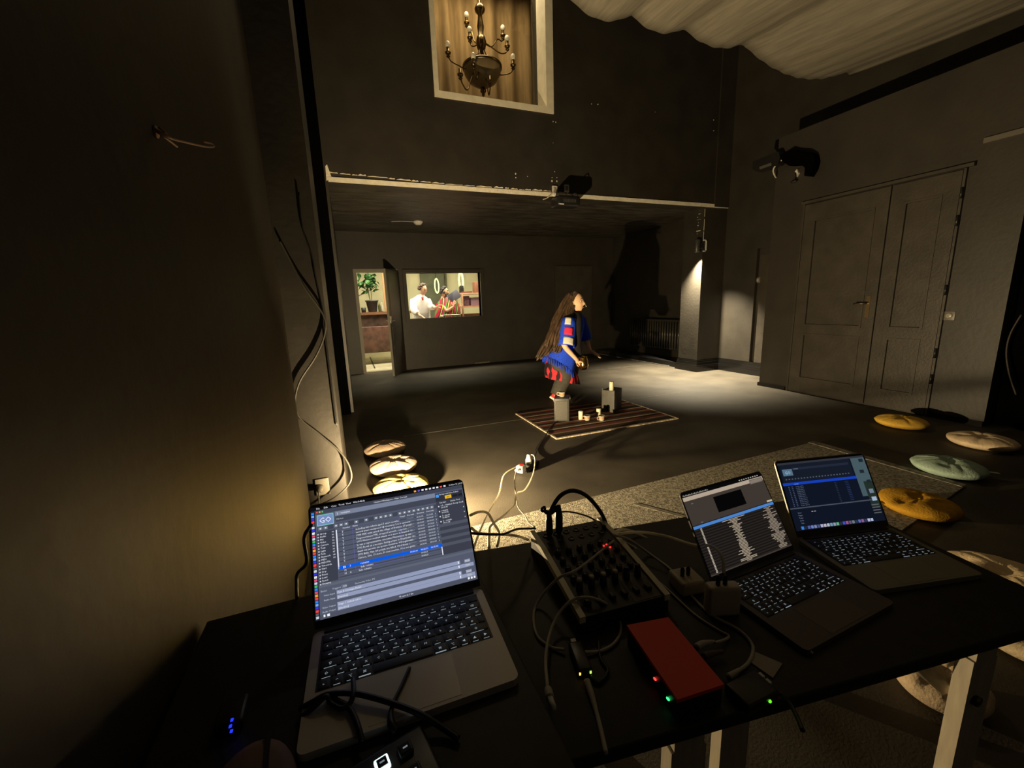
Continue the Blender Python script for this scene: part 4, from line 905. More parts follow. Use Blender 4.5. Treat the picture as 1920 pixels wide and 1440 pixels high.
so = thing('wall_socket', 'pale wall socket with a plug at the foot of the left pilaster', 'socket', c)
b = MB().use(mat('cream_socket', (.20, .18, .14), .5)); b.box((-.035, -.012, -.055), (.045, 0, .055), .004); b.make('cover', parent=so)
b = MB().use(MATS['cream_socket']); b.lathe([(.022, 0), (.02, .04), (.008, .055)], (-.01, -.012, .0), 14, axis=Vector((0, -1, 0))); b.tube([(-.01, -.06, 0), (-.02, -.06, -.05), (-.02, -.03, -.16)], .005, 6); b.make('plug', parent=so)
# black velvet curtain filling the opening at far right
b = MB().use(VELV); R = []
for z in (0.003, 1.2, 3.3): R.append([Vector((5.72+.04*math.sin(i*1.1), -1.5+i*(3.36/60), z)) for i in range(61)])
b.loft(R, cap=False, closed=False); o = b.make('curtain', recalc=False); o.modifiers.new('t', 'SOLIDIFY').thickness = .006; tag(o, 'black velvet curtain filling the opening right of the wall end', 'curtain')
b = MB().use(VELV); R = [[Vector((-.40+.325*i/24, 5.50+.012*math.sin(i*1.3)*(i < 23), z)) for i in range(25)] for z in (.003, 3.0, 6.15)]
b.loft(R, cap=False, closed=False); o = b.make('curtain', recalc=False); o.modifiers.new('t', 'SOLIDIFY').thickness = .006; tag(o, 'narrow black velvet curtain hanging from floor to ceiling left of the stage opening', 'curtain')
cable('cable', 'faint dark cable hanging in front of the black curtain', tt((1915, 590, 5.66), (1895, 625, 5.66), (1887, 660, 5.66), (1892, 700, 5.66), (1905, 740, 5.66)), .007, mat('brownish_cable', (.05, .04, .035), .6))
# ---- draped canopy under the ceiling
SHEER = mat('sheer_grey_cloth', (.20, .18, .14), .8, noise=.18, nscale=7, stretch=(6, .5, 1))
b = MB().use(SHEER); R = []
cus = [2.0, 2.62, 3.22, 3.98, 5.62]
nx, ny = 120, 34
for j in range(ny+1):
    v = j/ny; y = 3.5-4.3*v; row = []
    for i in range(nx+1):
        u = i/nx; x = 1.6+4.1*u
        k = max(i2 for i2 in range(len(cus)) if cus[i2] <= x) if x >= cus[0] else 0
        a0_, a1_ = (cus[k], cus[min(k+1, len(cus)-1)]) if k < len(cus)-1 else (5.62, 6.4)
        t = (x-a0_)/(a1_-a0_) if a1_ > a0_ else 0
        dep = (.10, .085, .09, .18, .1)[min(k, 4)]
        sag = dep*4*t*(1-t) if 0 <= t <= 1 else 0
        base = 3.80 - .23*math.sin(min(1, v/.55)*PI/2)*(.35+.65*min(1, max(0, (x-2.2)/2.6)))
        z = base-sag*(1-.25*v)+.005*math.sin(x*31+5*v)*(1-.4*v)+.018*math.sin(x*7-4*v)*v
        row.append(Vector((x, y, z+.10*max(0, 2.0-x)+.13*max(0, x-4.4)*min(1, 1.25*v))))
    R.append(row)
b.loft(R, cap=False, closed=False); o = b.make('ceiling_drape', recalc=False); o.modifiers.new('t', 'SOLIDIFY').thickness = .003
tag(o, 'large sheer grey cloth draped in swags below the ceiling, upper right', 'drape')
# ================================================================== TABLES
TA, TB = .738, .610
ta = thing('table', 'black table under the left laptop, against the left wall', 'table', (0, .53, 0))
b = MB().use(TABM); b.box((-.312, -.36, TA-.03), (.212, .338, TA), .003); b.make('tabletop', parent=ta)
for x, y in ((-.27, .29), (.175, .29), (-.27, -.31), (.175, -.31)):
    b = MB().use(DARK); b.box((x-.02, y-.02, 0), (x+.02, y+.02, TA-.03)); b.make('leg', parent=ta)
AB = math.radians(-8.7)
tb = thing('table', 'lower black table carrying the mixer and the two right hand laptops', 'table', (.315, .45, 0), AB)
b = MB().use(TABM); b.box((-.15, 0, TB-.028), (1.13, .60, TB), .003); b.make('tabletop', parent=tb)
WOODW = mat('white_painted_wood', (.52, .45, .34), .6, noise=.12, nscale=12, stretch=(6, 6, 1))
def trestle(label, lx, near, far_y=.5):
    """lx: x of the trestle along the table (table frame)"""
    t = thing('trestle', label, 'trestle', (.315, .45, 0), AB)
    zt = TB-.028
    b = MB().use(WOODW); b.box((lx-.03, .02, zt-.05), (lx+.03, .58, zt)); b.make('top_beam', parent=t)
    for yy in (.02, .50):
        b = MB().use(WOODW); b.box((lx-.035, yy, .0125), (lx+.035, yy+.03, zt-.05)); b.make('leg', parent=t)
    return t, zt
t1, zt = trestle('white wooden trestle under the left end of the lower table', .17, .45)
b = MB().use(WOODW); b.box((.245, .03, .0125), (.305, .055, zt)); b.make('leg', parent=t1)
t2, zt = trestle('white wooden trestle leg with a brace under the right end of the lower table', .895, .35)
b = MB().use(WOODW); b.tube([(.88, .06, zt-.16), (.76, .2, zt-.04)], .022, 4, smoothpath=False); b.make('brace', parent=t2)
b = MB().use(mat('old_bolt', (.15, .12, .08), .4, 1)); b.lathe([(.012, 0), (.012, .006), (.001, .008)], (.885, .018, zt-.15), 10, axis=Vector((0, -1, 0))); b.make('bolt', parent=t2)
# ================================================================== LAPTOPS
KEYM = mat('black_key', (.012, .012, .013), .45); KGL = emit('key_legend', (205, 225, 235), .42); KGL2 = emit('key_legend_dim', (150, 165, 180), .5)
ROWS = [[('esc', 1.5)]+[('F%d' % i, 1) for i in range(1, 13)]+[('', 1)],
        [('^', 1)]+[(c, 1) for c in '1234567890ß´']+[('⌫', 1.5)],
        [('⇥', 1.5)]+[(c, 1) for c in 'QWERTZUIOPÜ+']+[('↩', 1)],
        [('⇪', 1.75)]+[(c, 1) for c in 'ASDFGHJKLÖÄ#']+[('', .75)],
        [('⇧', 1.25)]+[(c, 1) for c in '<YXCVBNM,.-']+[('⇧', 2.25)],
        [('fn', 1), ('⌃', 1), ('⌥', 1), ('⌘', 1.25), ('', 5), ('⌘', 1.25), ('⌥', 1), ('◀', 1), ('▲', 1), ('▶', 1)]]
LW, LD, BT = .3126, .2212, .0125
def deck(t, alu, keys_from=None):
    """base, keyboard well, keys, trackpad; origin = hinge line centre at deck top, user side = -y"""
    b = MB().use(alu)
    pts = []
    for cx, cy, a0 in ((LW/2-.011, -.011, 0), (-LW/2+.011, -.011, PI/2), (-LW/2+.011, -LD+.011, PI), (LW/2-.011, -LD+.011, 3*PI/2)):
        for k in range(6): a = a0+PI/2*k/5; pts.append((cx+.011*math.cos(a), cy+.011*math.sin(a)))
    b.prism(pts, -BT, 0); b.make('base', parent=t)
    b = MB().use(KEYM); b.box((-.1415, -.130, .0001), (.1415, -.014, .0006)); b.make('keyboard_well', parent=t)
    b = MB().use(mat('trackpad_'+alu.name, tuple(c*1.05 for c in alu.node_tree.nodes['Principled BSDF'].inputs['Base Color'].default_value[:3]), .35, .2)); b.box((-.066, -.215, .0), (.066, -.137, .0004)); o = b.make('trackpad', parent=t)
    b = MB().use(DARK); b.box((-.138, -.009, -.002), (.138, .002, .003)); b.make('hinge', parent=t)
    if keys_from:
        for ch in keys_from.children:
            if ch.name.startswith('key.') or ch.name == 'key':
                c = ch.copy(); COL.objects.link(c); c.parent = t
        return
    U = .0193
    for ri, row in enumerate(ROWS):
        x = -7.25*U; y = -.0245-ri*.01905
        for s, w in row:
            kw = w*U-.0026; cx = x+w*U/2; x += w*U
            b = MB().use(KEYM); b.box((cx-kw/2, y-.0082, .0006), (cx+kw/2, y+.0082, .0016), .0005)
            b.use(KGL)
            if s:
                sz = .0062 if len(s) == 1 else .0036
                b.text(s, sz, Matrix.Translation((cx, y-.0022, .00175)), 'CENTER')
                if len(s) == 1 and ri not in (0,) and random.random() < .6: b.box((cx-kw*.30, y-.0083, .0012), (cx+kw*.30, y-.00785, .00165))
                if ri == 0 and s[0] == 'F': b.box((cx-kw*.3, y-.0083, .0012), (cx+kw*.3, y-.0077, .0017))
            if s in ('⌘',): b.box((cx-kw*.42, y-.0088, .0012), (cx+kw*.42, y-.0074, .0018))
            b.make('key', parent=t, recalc=False)
def lid(t, ang, alu):
    """lid frame: x across, y up the screen; returns the matrix"""
    M = Matrix.Translation((0, .004, .002)) @ Matrix.Rotation(ang, 4, 'X')
    b = MB().use(alu); pts = []
    H = LD
    for cx, cy, a0 in ((LW/2-.011, H-.011, 0), (-LW/2+.011, H-.011, PI/2), (-LW/2+.003, .003, PI), (LW/2-.003, .003, 3*PI/2)):
        r = .011 if cy > .1 else .003
        for k in range(6): a = a0+PI/2*k/5; pts.append((cx+r*math.cos(a), cy+r*math.sin(a)))
    b.prism(pts, -.0045, 0, mw=M); b.use(DARKG)
    ins = [(x*.988, .0025+(y-.0025)*.988) for x, y in pts]; b.prism(ins, 0, .0004, mw=M)
    o = b.make('lid', parent=t); return M
class Scr:
    """draws a lit screen: rectangles and text in millimetre-like units on the lid face"""
    def __init__(s, M, x0, y0, x1, y1): s.b = MB(); s.M = M; s.r = (x0, y0, x1, y1); s.z = .0005; s.lv = 0
    def P(s, u, v, dz=0): return (s.r[0]+(s.r[2]-s.r[0])*u, s.r[3]-(s.r[3]-s.r[1])*v)
    def rect(s, u0, v0, u1, v1, col, k=1.0, lv=0):
        a = s.P(u0, v0); c = s.P(u1, v1); z = s.z+.00004*lv
        s.b.use(emit('screen_%d_%d_%d_%d' % (*col, int(k*100)), col, k)); s.b.quad(*[s.M @ Vector((x, y, z)) for x, y in ((a[0], c[1]), (c[0], c[1]), (c[0], a[1]), (a[0], a[1]))])
    def text(s, body, u, v, h, col=(235, 238, 245), k=1.0, align='LEFT', lv=4):
        a = s.P(u, v); s.b.use(emit('screen_%d_%d_%d_%d' % (*col, int(k*100)), col, k))
        s.b.text(body, h*(s.r[3]-s.r[1])*1.25, s.M @ Matrix.Translation((a[0], a[1], s.z+.00004*lv)), align)
    def done(s, t): return s.b.make('screen', parent=t, recalc=False)
# ---- laptop 1: cue list
t = thing('laptop', 'large open silver laptop on the left table showing a cue list with a GO button', 'laptop', (.042, .728, TA+BT+.0005), -.0315)
LAP1 = t
deck(t, ALU); M = lid(t, math.radians(58), ALUG)
s = Scr(M, -.1525, .014, .1525, .2155)
G1, G2, G3, G4 = (84, 90, 108), (98, 104, 122), (122, 130, 152), (66, 70, 84)
s.rect(0, .035, 1, 1, G1); s.rect(0, 0, 1, .035, (16, 16, 20))
s.text('', .01, .03, .02)
for i, w in enumerate(('File', 'Edit', 'Cues', 'Tools', 'View', 'Window', 'Help')): s.text(w, .035+.045*i, .026, .019)
for i in range(9): s.rect(.66+.026*i, .010, .675+.026*i, .026, ((255, 170, 60), (110, 90, 220), (235, 235, 240), (235, 235, 240), (235, 235, 240), (235, 235, 240), (235, 235, 240), (240, 90, 80), (235, 235, 240))[i], 1, 2)
s.text('10 Nov 21 21:00', .905, .026, .018)
s.rect(0, .035, .026, 1, (34, 36, 46), 1, 1)   # dock column at the left
dc = [(40, 140, 250), (230, 230, 235), (250, 70, 60), (70, 190, 90), (60, 60, 220), (240, 170, 50), (200, 210, 220), (120, 170, 240), (230, 80, 120), (90, 90, 100)]
for i in range(36): s.rect(.004, .05+i*.0262, .020, .07+i*.0262, dc[(i*7+i//3) % 10], 1, 2)
s.rect(.026, .035, 1, .072, (66, 70, 84), 1, 1)
for i, c in enumerate(((240, 90, 80), (240, 190, 70), (90, 200, 90))): s.rect(.034+.016*i, .046, .043+.016*i, .060, c, 1, 3)
s.text('Untitled Workspace - Main Cue List', .50, .063, .018, align='CENTER')
s.rect(.145, .075, .80, .118, G3, 1, 2); s.text('2 · remains', .155, .105, .022)
s.rect(.145, .122, .80, .175, G4, 1, 2); s.text('Notes', .152, .157, .020, (190, 195, 205))
s.rect(.036, .082, .135, .185, (120, 225, 190), 1, 2); s.rect(.039, .087, .132, .180, (120, 140, 190), 1, 3); s.text('GO', .0855, .160, .058, (245, 248, 255), 1, 'CENTER', 6)
s.rect(.036, .19, .80, .232, (66, 70, 84), 1, 2)
for i in range(24):
    if i in (2, 6, 8, 10, 15): continue
    s.rect(.04+.031*i, .196, .066+.031*i, .226, (110, 115, 130), 1, 3); s.rect(.049+.031*i, .205, .058+.031*i, .217, (225, 228, 235), 1, 4)
for i in range(22): s.rect(.145, .25+.0225*i, .80, .2605+.0225*i, G4 if i % 2 else (80, 86, 102), 1, 1)
s.rect(.030, .24, .140, .70, (60, 63, 76), 1, 1)
for i, w in enumerate(('Group', 'Audio', 'Mic', 'Video', 'Camera', 'Text', 'Light', 'Fade', 'Network', 'MIDI', 'MIDI File', 'Timecode', 'Start', 'Stop', 'Pause', 'Load', 'Reset', 'Devamp')):
    s.text(w, .048, .268+.0262*i, .018); s.rect(.034, .256+.0262*i, .042, .268+.0262*i, (200, 205, 215), 1, 3)
    if i < 10: s.text('%d' % (90+i), .118, .268+.0262*i, .017)
s.rect(.143, .25, .150, .61, (225, 228, 240), 1, 4)
s.text('Number', .185, .252, .016); s.text('Name', .245, .252, .016); s.text('Target', .545, .252, .016); s.text('Pre-wait', .595, .252, .016); s.text('Duration', .66, .252, .016); s.text('Post-wait', .725, .252, .016)
LN = ['including two infants aged 3 and 6 months.', 'several years unexposed @ treasures 2 in 6 censuses.', '1993 PKK units attack the village of Derince. 27 peopl...', 'Progovernment PPK, wrapped assassin, response...', '1991 Molotov cocktail attack on a store in Istanbul. 11...', 'In van a representative, executive Mussomeci, vp van...', '1993 Bomb at a mosque during prayer in Diyarbakir. 10...', 'death six parents, six spouse desmires, 4 Dergilmezah...', '1992 Bitlis, Van. 24 people are killed, 14 of them c...', 'Cizrece, Siirt, 19 more 30 mercenaries, 14 as not gone.']
for i, w in enumerate(LN):
    v = .288+.030*i
    s.text(w, .262, v, .0195); s.text('T', .178, v, .020); s.text('00:10.00', .655, v, .016); s.text('00:10.00', .722, v, .016); s.rect(.59, v-.013, .635, v-.008, (120, 124, 136), 1, 3); s.text('5', .782, v, .015)
for a in ((.243, .255, .2445, .645), (.5385, .255, .540, .645), (.243, .643, .540, .645)): s.rect(*a, (110, 95, 200), 1, 3)
s.rect(.145, .588, .80, .617, (10, 92, 226), 1, 4)
s.text('remains', .275, .610, .020, lv=6); s.text('3', .21, .610, .020, lv=6); s.rect(.172, .594, .186, .611, (235, 238, 245), 1, 5); s.rect(.175, .598, .183, .607, (10, 92, 226), 1, 6)
for j, (u, w) in enumerate(((.585, '00:00.00'), (.655, '00:25.31'), (.722, '00:05.00'))): s.text(w, u, .610, .018, lv=6)
s.text('fade remains', .275, .640, .018); s.text('fade remains', .262, .668, .018); s.text('M', .178, .640, .018); s.text('M', .178, .668, .018); s.text('8', .21, .668, .018); s.text('00:03.21', .655, .640, .016); s.text('00:05.20', .655, .668, .016)
s.rect(.792, .62, .798, .70, (225, 228, 240), 1, 4)
s.rect(.80, .165, 1, .70, (60, 63, 75), 1, 2)
s.text('Cue List', .82, .19, .017); s.text('Active Cues', .90, .19, .017)
for i, (a, c) in enumerate((('0.5 - Untitled Group Cue1', '00:08.05'), ('remains', '00:06.82'), ('2 - speak', '01:42.08'), ('2 - remain', '00:01.24'))):
    s.text(a, .828, .222+.052*i, .018); s.text(c, .828, .243+.052*i, .017); s.text('x', .982, .222+.052*i, .02); s.rect(.81, .213+.052*i, .818, .226+.052*i, (225, 228, 235), 1, 4)
    s.rect(.80, .40+.064*i, 1, .43+.064*i, (80, 84, 98), 1, 3)
s.rect(.80, .085, .995, .165, (48, 50, 60), 1, 4); s.rect(.805, .095, .825, .125, (70, 150, 240), 1, 5); s.rect(.866, .118, .912, .152, (240, 185, 30), 1, 6); s.text('Background Items Added', .83, .105, .016, lv=6); s.rect(.882, .128, .886, .143, (60, 40, 10), 1, 7); s.rect(.892, .128, .896, .143, (60, 40, 10), 1, 7)
s.rect(.92, .125, .955, .148, (30, 31, 38), 1, 6); s.rect(.96, .125, .99, .148, (30, 31, 38), 1, 6)
s.rect(.026, .715, 1, .735, (96, 101, 116), 1, 2)
for i, w in enumerate(('Basics', 'Triggers', 'I/O', 'Geometry', 'Video FX')): s.text(w, .036+.065*i, .775, .018, (240, 242, 248) if i == 2 else (190, 195, 205))
s.rect(.155, .752, .185, .782, (110, 115, 132), 1, 2)
for j, (v, w, x) in enumerate(((.815, 'Video Input', 'Part 4: Hostage Relief'), (.855, 'Audio Input', '[inactive]'), (.915, 'Video Output', 'Stage 1 default tablet'), (.95, 'Audio Output', '[inactive]'))):
    s.rect(.125, v-.026, .99 if j % 2 else .90, v+.008, (146, 155, 184), 1, 2); s.text(w, .115, v, .016, (200, 204, 214), 1, 'RIGHT'); s.text(x, .13, v, .019)
    s.rect(.885, v-.022, .892, v+.002, (235, 238, 245), 1, 4); s.rect(.93, v-.024, .97, v+.004, (150, 156, 176), 1, 4); s.text('Patch', .935, v-.003, .016, lv=6)
s.rect(.045, .965, .055, .985, (235, 238, 245), 1, 4); s.rect(.065, .965, .08, .985, (235, 238, 245), 1, 4)
for i in range(3): s.rect(.935+.02*i, .962, .948+.02*i, .982, (235, 238, 245), 1, 4)
s.text('95 cues in 1 list', .53, .985, .017, align='CENTER'); s.rect(.026, .962, 1, .9975, (78, 82, 96), 1, 1)
s.done(t)
b = MB().use(mat('lid_reflection_bar', (.03, .03, .035), .3)); b.box((-.05, .0105, .0005), (.05, .0125, .0008), mw=M); b.make('painted_lid_reflection', parent=t)  # reflection on the lower lid edge, painted as a lighter bar
LINV = emit('laptop_glow', (10, 10, 12), .1)
# ---- laptop 2: text list
t = thing('laptop', 'open dark laptop in the middle showing a long centred text list under a blue bar', 'laptop', (.928, .667, TB+BT+.0005), .0305)
ALUD = mat('space_grey_aluminium', (.12, .10, .085), .5, .2)
deck(t, ALUD, LAP1); M = lid(t, math.radians(57.9), ALUG)
s = Scr(M, -.1525, .012, .1525, .2155)
s.rect(0, .045, 1, 1, (30, 26, 24)); s.rect(0, 0, 1, .045, (8, 8, 9))
for i in range(9): s.text('Menu'[:3+i % 2], .01+.033*i, .034, .022, (190, 180, 165))
for i in range(9): s.rect(.70+.03*i, .016, .715+.03*i, .030, (180, 172, 160), 1, 2)
s.rect(0, .045, 1, .095, (176, 160, 142), 1, 1)
s.rect(0, .095, 1, .40, (62, 54, 48), 1, 1); s.rect(.33, .135, .68, .335, (6, 6, 7), 1, 2)
s.rect(.82, .055, .99, .115, (96, 88, 80), 1, 3); s.rect(.827, .063, .983, .107, (130, 118, 106), 1, 4)
s.rect(.93, .375, 1.0, .398, (190, 182, 150), 1, 3); s.text('Lists', .10, .39, .016, (170, 160, 150)); s.text('SOS', .07, .145, .016, (170, 160, 150))
s.rect(0, .41, 1, .445, (72, 128, 200), 1, 2)
rr = random.Random(4)
for i in range(33):
    v = .460+.0162*i
    s.rect(0, v-.009, 1, v+.004, (24, 21, 19) if i % 2 else (40, 35, 32), 1, 2)
    s.rect(.066, v-.008, .084, v+.002, (190, 178, 160), 1, 3)
    w = rr.choice((.03, .05, .06, .08, .1, .11, .16, .2)) if i else .28
    s.rect(.46-w/2, v-.007, .46+w/2, v+.001, (178, 162, 140), 1, 3)
    w = rr.choice((.05, .09, .11, .14, .18)); s.rect(.90-w/2, v-.007, .90+w/2, v+.001, (158, 144, 126), 1, 3)
s.rect(0, .985, 1, 1.0, (64, 56, 50), 1, 3)
s.done(t)
# ---- laptop 3: blue cue list
t = thing('laptop', 'open grey laptop farthest right on the table with a dim blue screen', 'laptop', (1.296, .672, TB+BT+.0005), -.231)
LAP3 = t
deck(t, mat('olive_grey_aluminium', (.26, .24, .17), .5, .2), LAP1); M = lid(t, math.radians(61), ALU)
s = Scr(M, -.1505, .017, .1505, .2125)
s.rect(0, .03, 1, 1, (15, 21, 34)); s.rect(0, 0, 1, .032, (48, 50, 58)); s.rect(.84, .03, 1, .62, (72, 92, 100), .9, 2); s.rect(.90, .40, 1, .80, (34, 46, 40), 1, 3)
for u, v, w_ in ((.93, .05, .05), (.90, .22, .05), (.94, .38, .05), (.91, .52, .05)): s.rect(u, v, u+w_, v+.05, (30, 40, 44), 1, 4)
s.rect(.93, .52, .98, .585, (110, 124, 140), 1, 5); s.rect(.93, .64, .985, .70, (160, 176, 200), 1, 5)
s.rect(.02, .035, .82, .30, (22, 27, 40), 1, 2); s.rect(.035, .10, .145, .20, (84, 112, 132), 1, 3); s.text('GO', .09, .175, .05, (170, 200, 220), 1, 'CENTER', 5)
s.rect(.15, .085, .80, .12, (34, 40, 56), 1, 3); s.text('remains', .16, .112, .022, (130, 140, 160))
for i in range(22): s.rect(.045+.034*i, .245, .062+.034*i, .262, (78, 84, 98), 1, 4)
s.rect(.0, .305, .84, .345, (22, 62, 180), 1, 4); s.text('remains', .12, .338, .02, (150, 180, 240), 1, 'LEFT', 6)
for i in range(12):
    v = .375+.0255*i; s.text('speaker part %d' % (i*7 % 13), .13, v, .018, (105, 118, 145)); s.rect(.05, v-.012, .062, v, (70, 80, 110), 1, 4); s.rect(.085, v-.012, .10, v, (70, 80, 110), 1, 4)
    s.rect(.57, v-.010, .59, v-.002, (44, 54, 80), 1, 4); s.rect(.69, v-.010, .73, v-.002, (40, 52, 96), 1, 4)
s.rect(.0, .675, .93, .692, (70, 76, 88), 1, 4)
for i, w in enumerate(('Basics', 'Trigger', 'Target', 'Levels', 'Trim')):
    s.text(w, .09, .76+.037*i, .02, (120, 130, 150), 1, 'CENTER'); 
    if i < 2: s.rect(.22+.03*i, .745, .24+.03*i, .757, (150, 150, 140), 1, 4)
for i in range(4): s.rect(.90, .75+.04*i, .985, .765+.04*i, (88, 92, 92), 1, 4)
dk = [(60, 140, 230), (40, 44, 60), (90, 100, 170), (120, 140, 210), (130, 140, 190), (80, 90, 140), (190, 190, 220), (200, 195, 210), (200, 200, 210), (120, 170, 190), (160, 165, 190), (110, 190, 140), (50, 50, 60), (70, 90, 200), (170, 90, 150), (110, 90, 120), (120, 130, 140), (50, 60, 90), (110, 110, 180), (150, 100, 150), (60, 60, 100), (190, 200, 230), (190, 200, 230)]
for i, c in enumerate(dk): s.rect(.06+.0352*i, .945, .088+.0352*i, .988, c, .8, 5)
s.done(t)
# ================================================================== MIXER
mx_ = thing('mixer', 'black audio mixer with pale side rails, knobs and a red lit lamp', 'mixer', (.425, .985, TB), math.radians(-5))
MXB = mat('black_mixer_metal', (.020, .019, .017), .5); RAIL = mat('pale_side_rail', (.80, .74, .56), .5)
MW_, MD_ = .225, .315
b = MB().use(MXB); b.prism([(0, 0), (0, .062), (-.09, .062), (-MD_, .040), (-MD_, 0)], 0, MW_, axis='x'); b.make('body', parent=mx_)
for x0 in (0, MW_-.012):
    b = MB().use(RAIL); b.prism([(.004, .052), (.004, .068), (-.088, .068), (-MD_-.004, .045), (-MD_-.004, .030), (-.088, .052)], x0-.001, x0+.013, axis='x'); o = b.make('side_rail', parent=mx_); o['label'] = 'pale side rail'
def surf(y): return .062 if y > -.09 else .062-(-.09-y)*(.022/(MD_-.09))
PANEL = mat('grey_mixer_panel', (.10, .085, .065), .6, noise=.3, nscale=40)
b = MB().use(PANEL); b.prism([(-.10, surf(-.10)+.0004), (-.10, surf(-.10)+.001), (-MD_+.004, surf(-MD_)+.001), (-MD_+.004, surf(-MD_)+.0004)], MW_-.085, MW_-.016, axis='x'); b.make('master_panel', parent=mx_)
KN = mat('pale_knob_cap', (.45, .40, .30), .4); nk_ = 0
for i in range(6):
    for j in range(5):
        x, y = .035+i*.031, -.115-j*.032; z = surf(y); last = j == 4
        b = MB().use(DARKG); b.lathe([(.0085, 0), (.0075, .012 if not last else .026), (.001, .012 if not last else .026)], (x, y, z), 12)
        if last: b.use(KN if i < 4 else DARKG); b.lathe([(.0068, .026), (.006, .031), (.001, .031)], (x, y, z), 12)
        else: b.use(mat('knob_mark', (.2, .18, .15), .5)); b.box((x-.0008, y, z+.012), (x+.0008, y+.007, z+.0128))
        o = b.make('knob', parent=mx_)
for i in range(6):
    y = -.285; x = .035+i*.031; b = MB().use(MXB); b.box((x-.006, y-.008, surf(y)), (x+.006, y+.008, surf(y)+.010), .002); b.make('button', parent=mx_)
b = MB().use(mat('jack_ring', (.12, .11, .10), .3, 1))
for i in range(6):
    for j in range(2): b.lathe([(.009, 0), (.009, .003), (.006, .003), (.006, .001), (.001, .001)], (.035+i*.031, -.028-j*.035, .062), 12)
b.make('jack_sockets', parent=mx_)
LR = emit('red_led', (255, 40, 40), 2.2)
for i, (x, y) in enumerate(((MW_-.058, -.135), (MW_-.046, -.132), (MW_-.060, -.122), (MW_-.050, -.120), (MW_-.040, -.119))):
    b = MB().use(LR if i != 0 else emit('white_led', (255, 220, 210), 2)); b.box((x-.0022, y-.0016, surf(y)+.001), (x+.0022, y+.0016, surf(y)+.0035)); b.make('lamp', parent=mx_)
# plugs at the mixer back with cable loops
MI = Matrix.Translation(mx_.location) @ Euler(mx_.rotation_euler).to_matrix().to_4x4()
def mxp(x, y, z): return MI @ Vector((x, y, z))
def jack(label, x, y, h, r):
    b = MB().use(DARKG); b.lathe([(r*.6, 0), (r, .01), (r, h*.6), (r*.55, h), (.001, h)], mxp(x, y, .064), 12); return tag(b.make('jack_plug'), label, 'plug', 'plugs in the mixer')
jack('black jack plug at the left rear of the mixer', .045, -.03, .075, .010); jack('taller black jack plug beside it at the rear of the mixer', .075, -.028, .085, .011)
jt = mxp(.075, -.028, .147); yA = .96
cable('cable', 'thick black cable arching high over the rear of the mixer', [jt, *PX((1031, 962, yA), (1048, 932, yA), (1072, 920, yA), (1100, 930, yA), (1126, 960, .95), (1139, 990, .95)), mxp(.205, -.05, .07)], .0062, CABK)
j0 = mxp(.045, -.03, .137)
cable('cable', 'small black cable loop between the two plugs of the mixer', [j0, *PX((1015, 957, yA), (1021, 951, yA), (1024, 962, yA)), mxp(.072, -.030, .137)], .004, CABK)
cable('cable', 'thin black cable looping flat behind the mixer', PX((1143, 1000, .97), (1110, 972, 1.05), (1070, 960, 1.08), (1048, 962, 1.08), (1041, 975, 1.05), (1048, 987, 1.0), (1065, 991, .98), (1090, 986, .98), (1130, 990, .96)), .0028, CABK)
# cable bundle right of the mixer towards the chargers
cable('cable', 'white cable from the mixer cable bundle down to the left charger', PX((1150, 1000, .94), (1168, 993, .94), (1195, 1000, .93), (1235, 1025, .88), (1256, 1048, .83), (1262, 1066, .80)), .0042, CABW, group='white charger cables')
cable('cable', 'white cable arching in front of the middle laptop screen to the right charger', PX((1150, 1002, .92), (1200, 998, .86), (1250, 1006, .80), (1300, 1022, .75), (1330, 1023, .70), (1348, 1034, .665), (1356, 1055, .645), (1357, 1074, .64)), .004, CABW, group='white charger cables')
TZ = TB+.004
ZZ = lambda *t: [on_z(a, c_, d_) for a, c_, d_ in t]
cable('cable', 'grey cable lying along the right side of the mixer', ZZ((1150, 1003, TZ+.09), (1180, 1012, TZ+.05), (1220, 1040, TZ), (1262, 1072, TZ), (1290, 1110, TZ), (1330, 1150, TZ), (1380, 1178, TZ), (1405, 1200, TZ), (1412, 1220, TZ), (1402, 1244, TZ), (1378, 1262, TZ+.004)), .0035, CABG)
cable('cable', 'thin dark grey cable lying beside the mixer down to the red box plugs', ZZ((1180, 1050, TZ), (1240, 1095, TZ), (1300, 1150, TZ), (1345, 1180, TZ), (1366, 1192, TZ), (1358, 1200, TZ+.004), (1340, 1205, TZ+.01)), .0028, CABG)
cable('cable', 'pale strand inside the cable bundle behind the mixer', PX((1148, 1006, .93), (1175, 1018, .90), (1210, 1040, .86), (1245, 1062, .82)), .003, CABG)
# chargers
def charger(label, px, py, w, h, d, rz, z=TB):
    c = on_z(px, py, z); t = thing('charger', label, 'charger', (c.x, c.y, z), rz, 'white laptop chargers')
    b = MB().use(mat('ivory_charger', (.60, .52, .38), .35)); b.box((-w/2, -d/2, .0), (w/2, d/2, h), .007); b.make('body', parent=t)
    b = MB().use(DARKG)
    for x in (-.012, .004): b.lathe([(.005, 0), (.005, .018), (.003, .024), (.001, .024)], (x, 0, h-.001), 10)
    b.make('plug_end', parent=t); return t
charger('white charger block lying just right of the mixer', 1286, 1102, .062, .036, .062, -.15); charger('larger white charger standing in front of the middle laptop', 1352, 1148, .072, .072, .03, -.35)
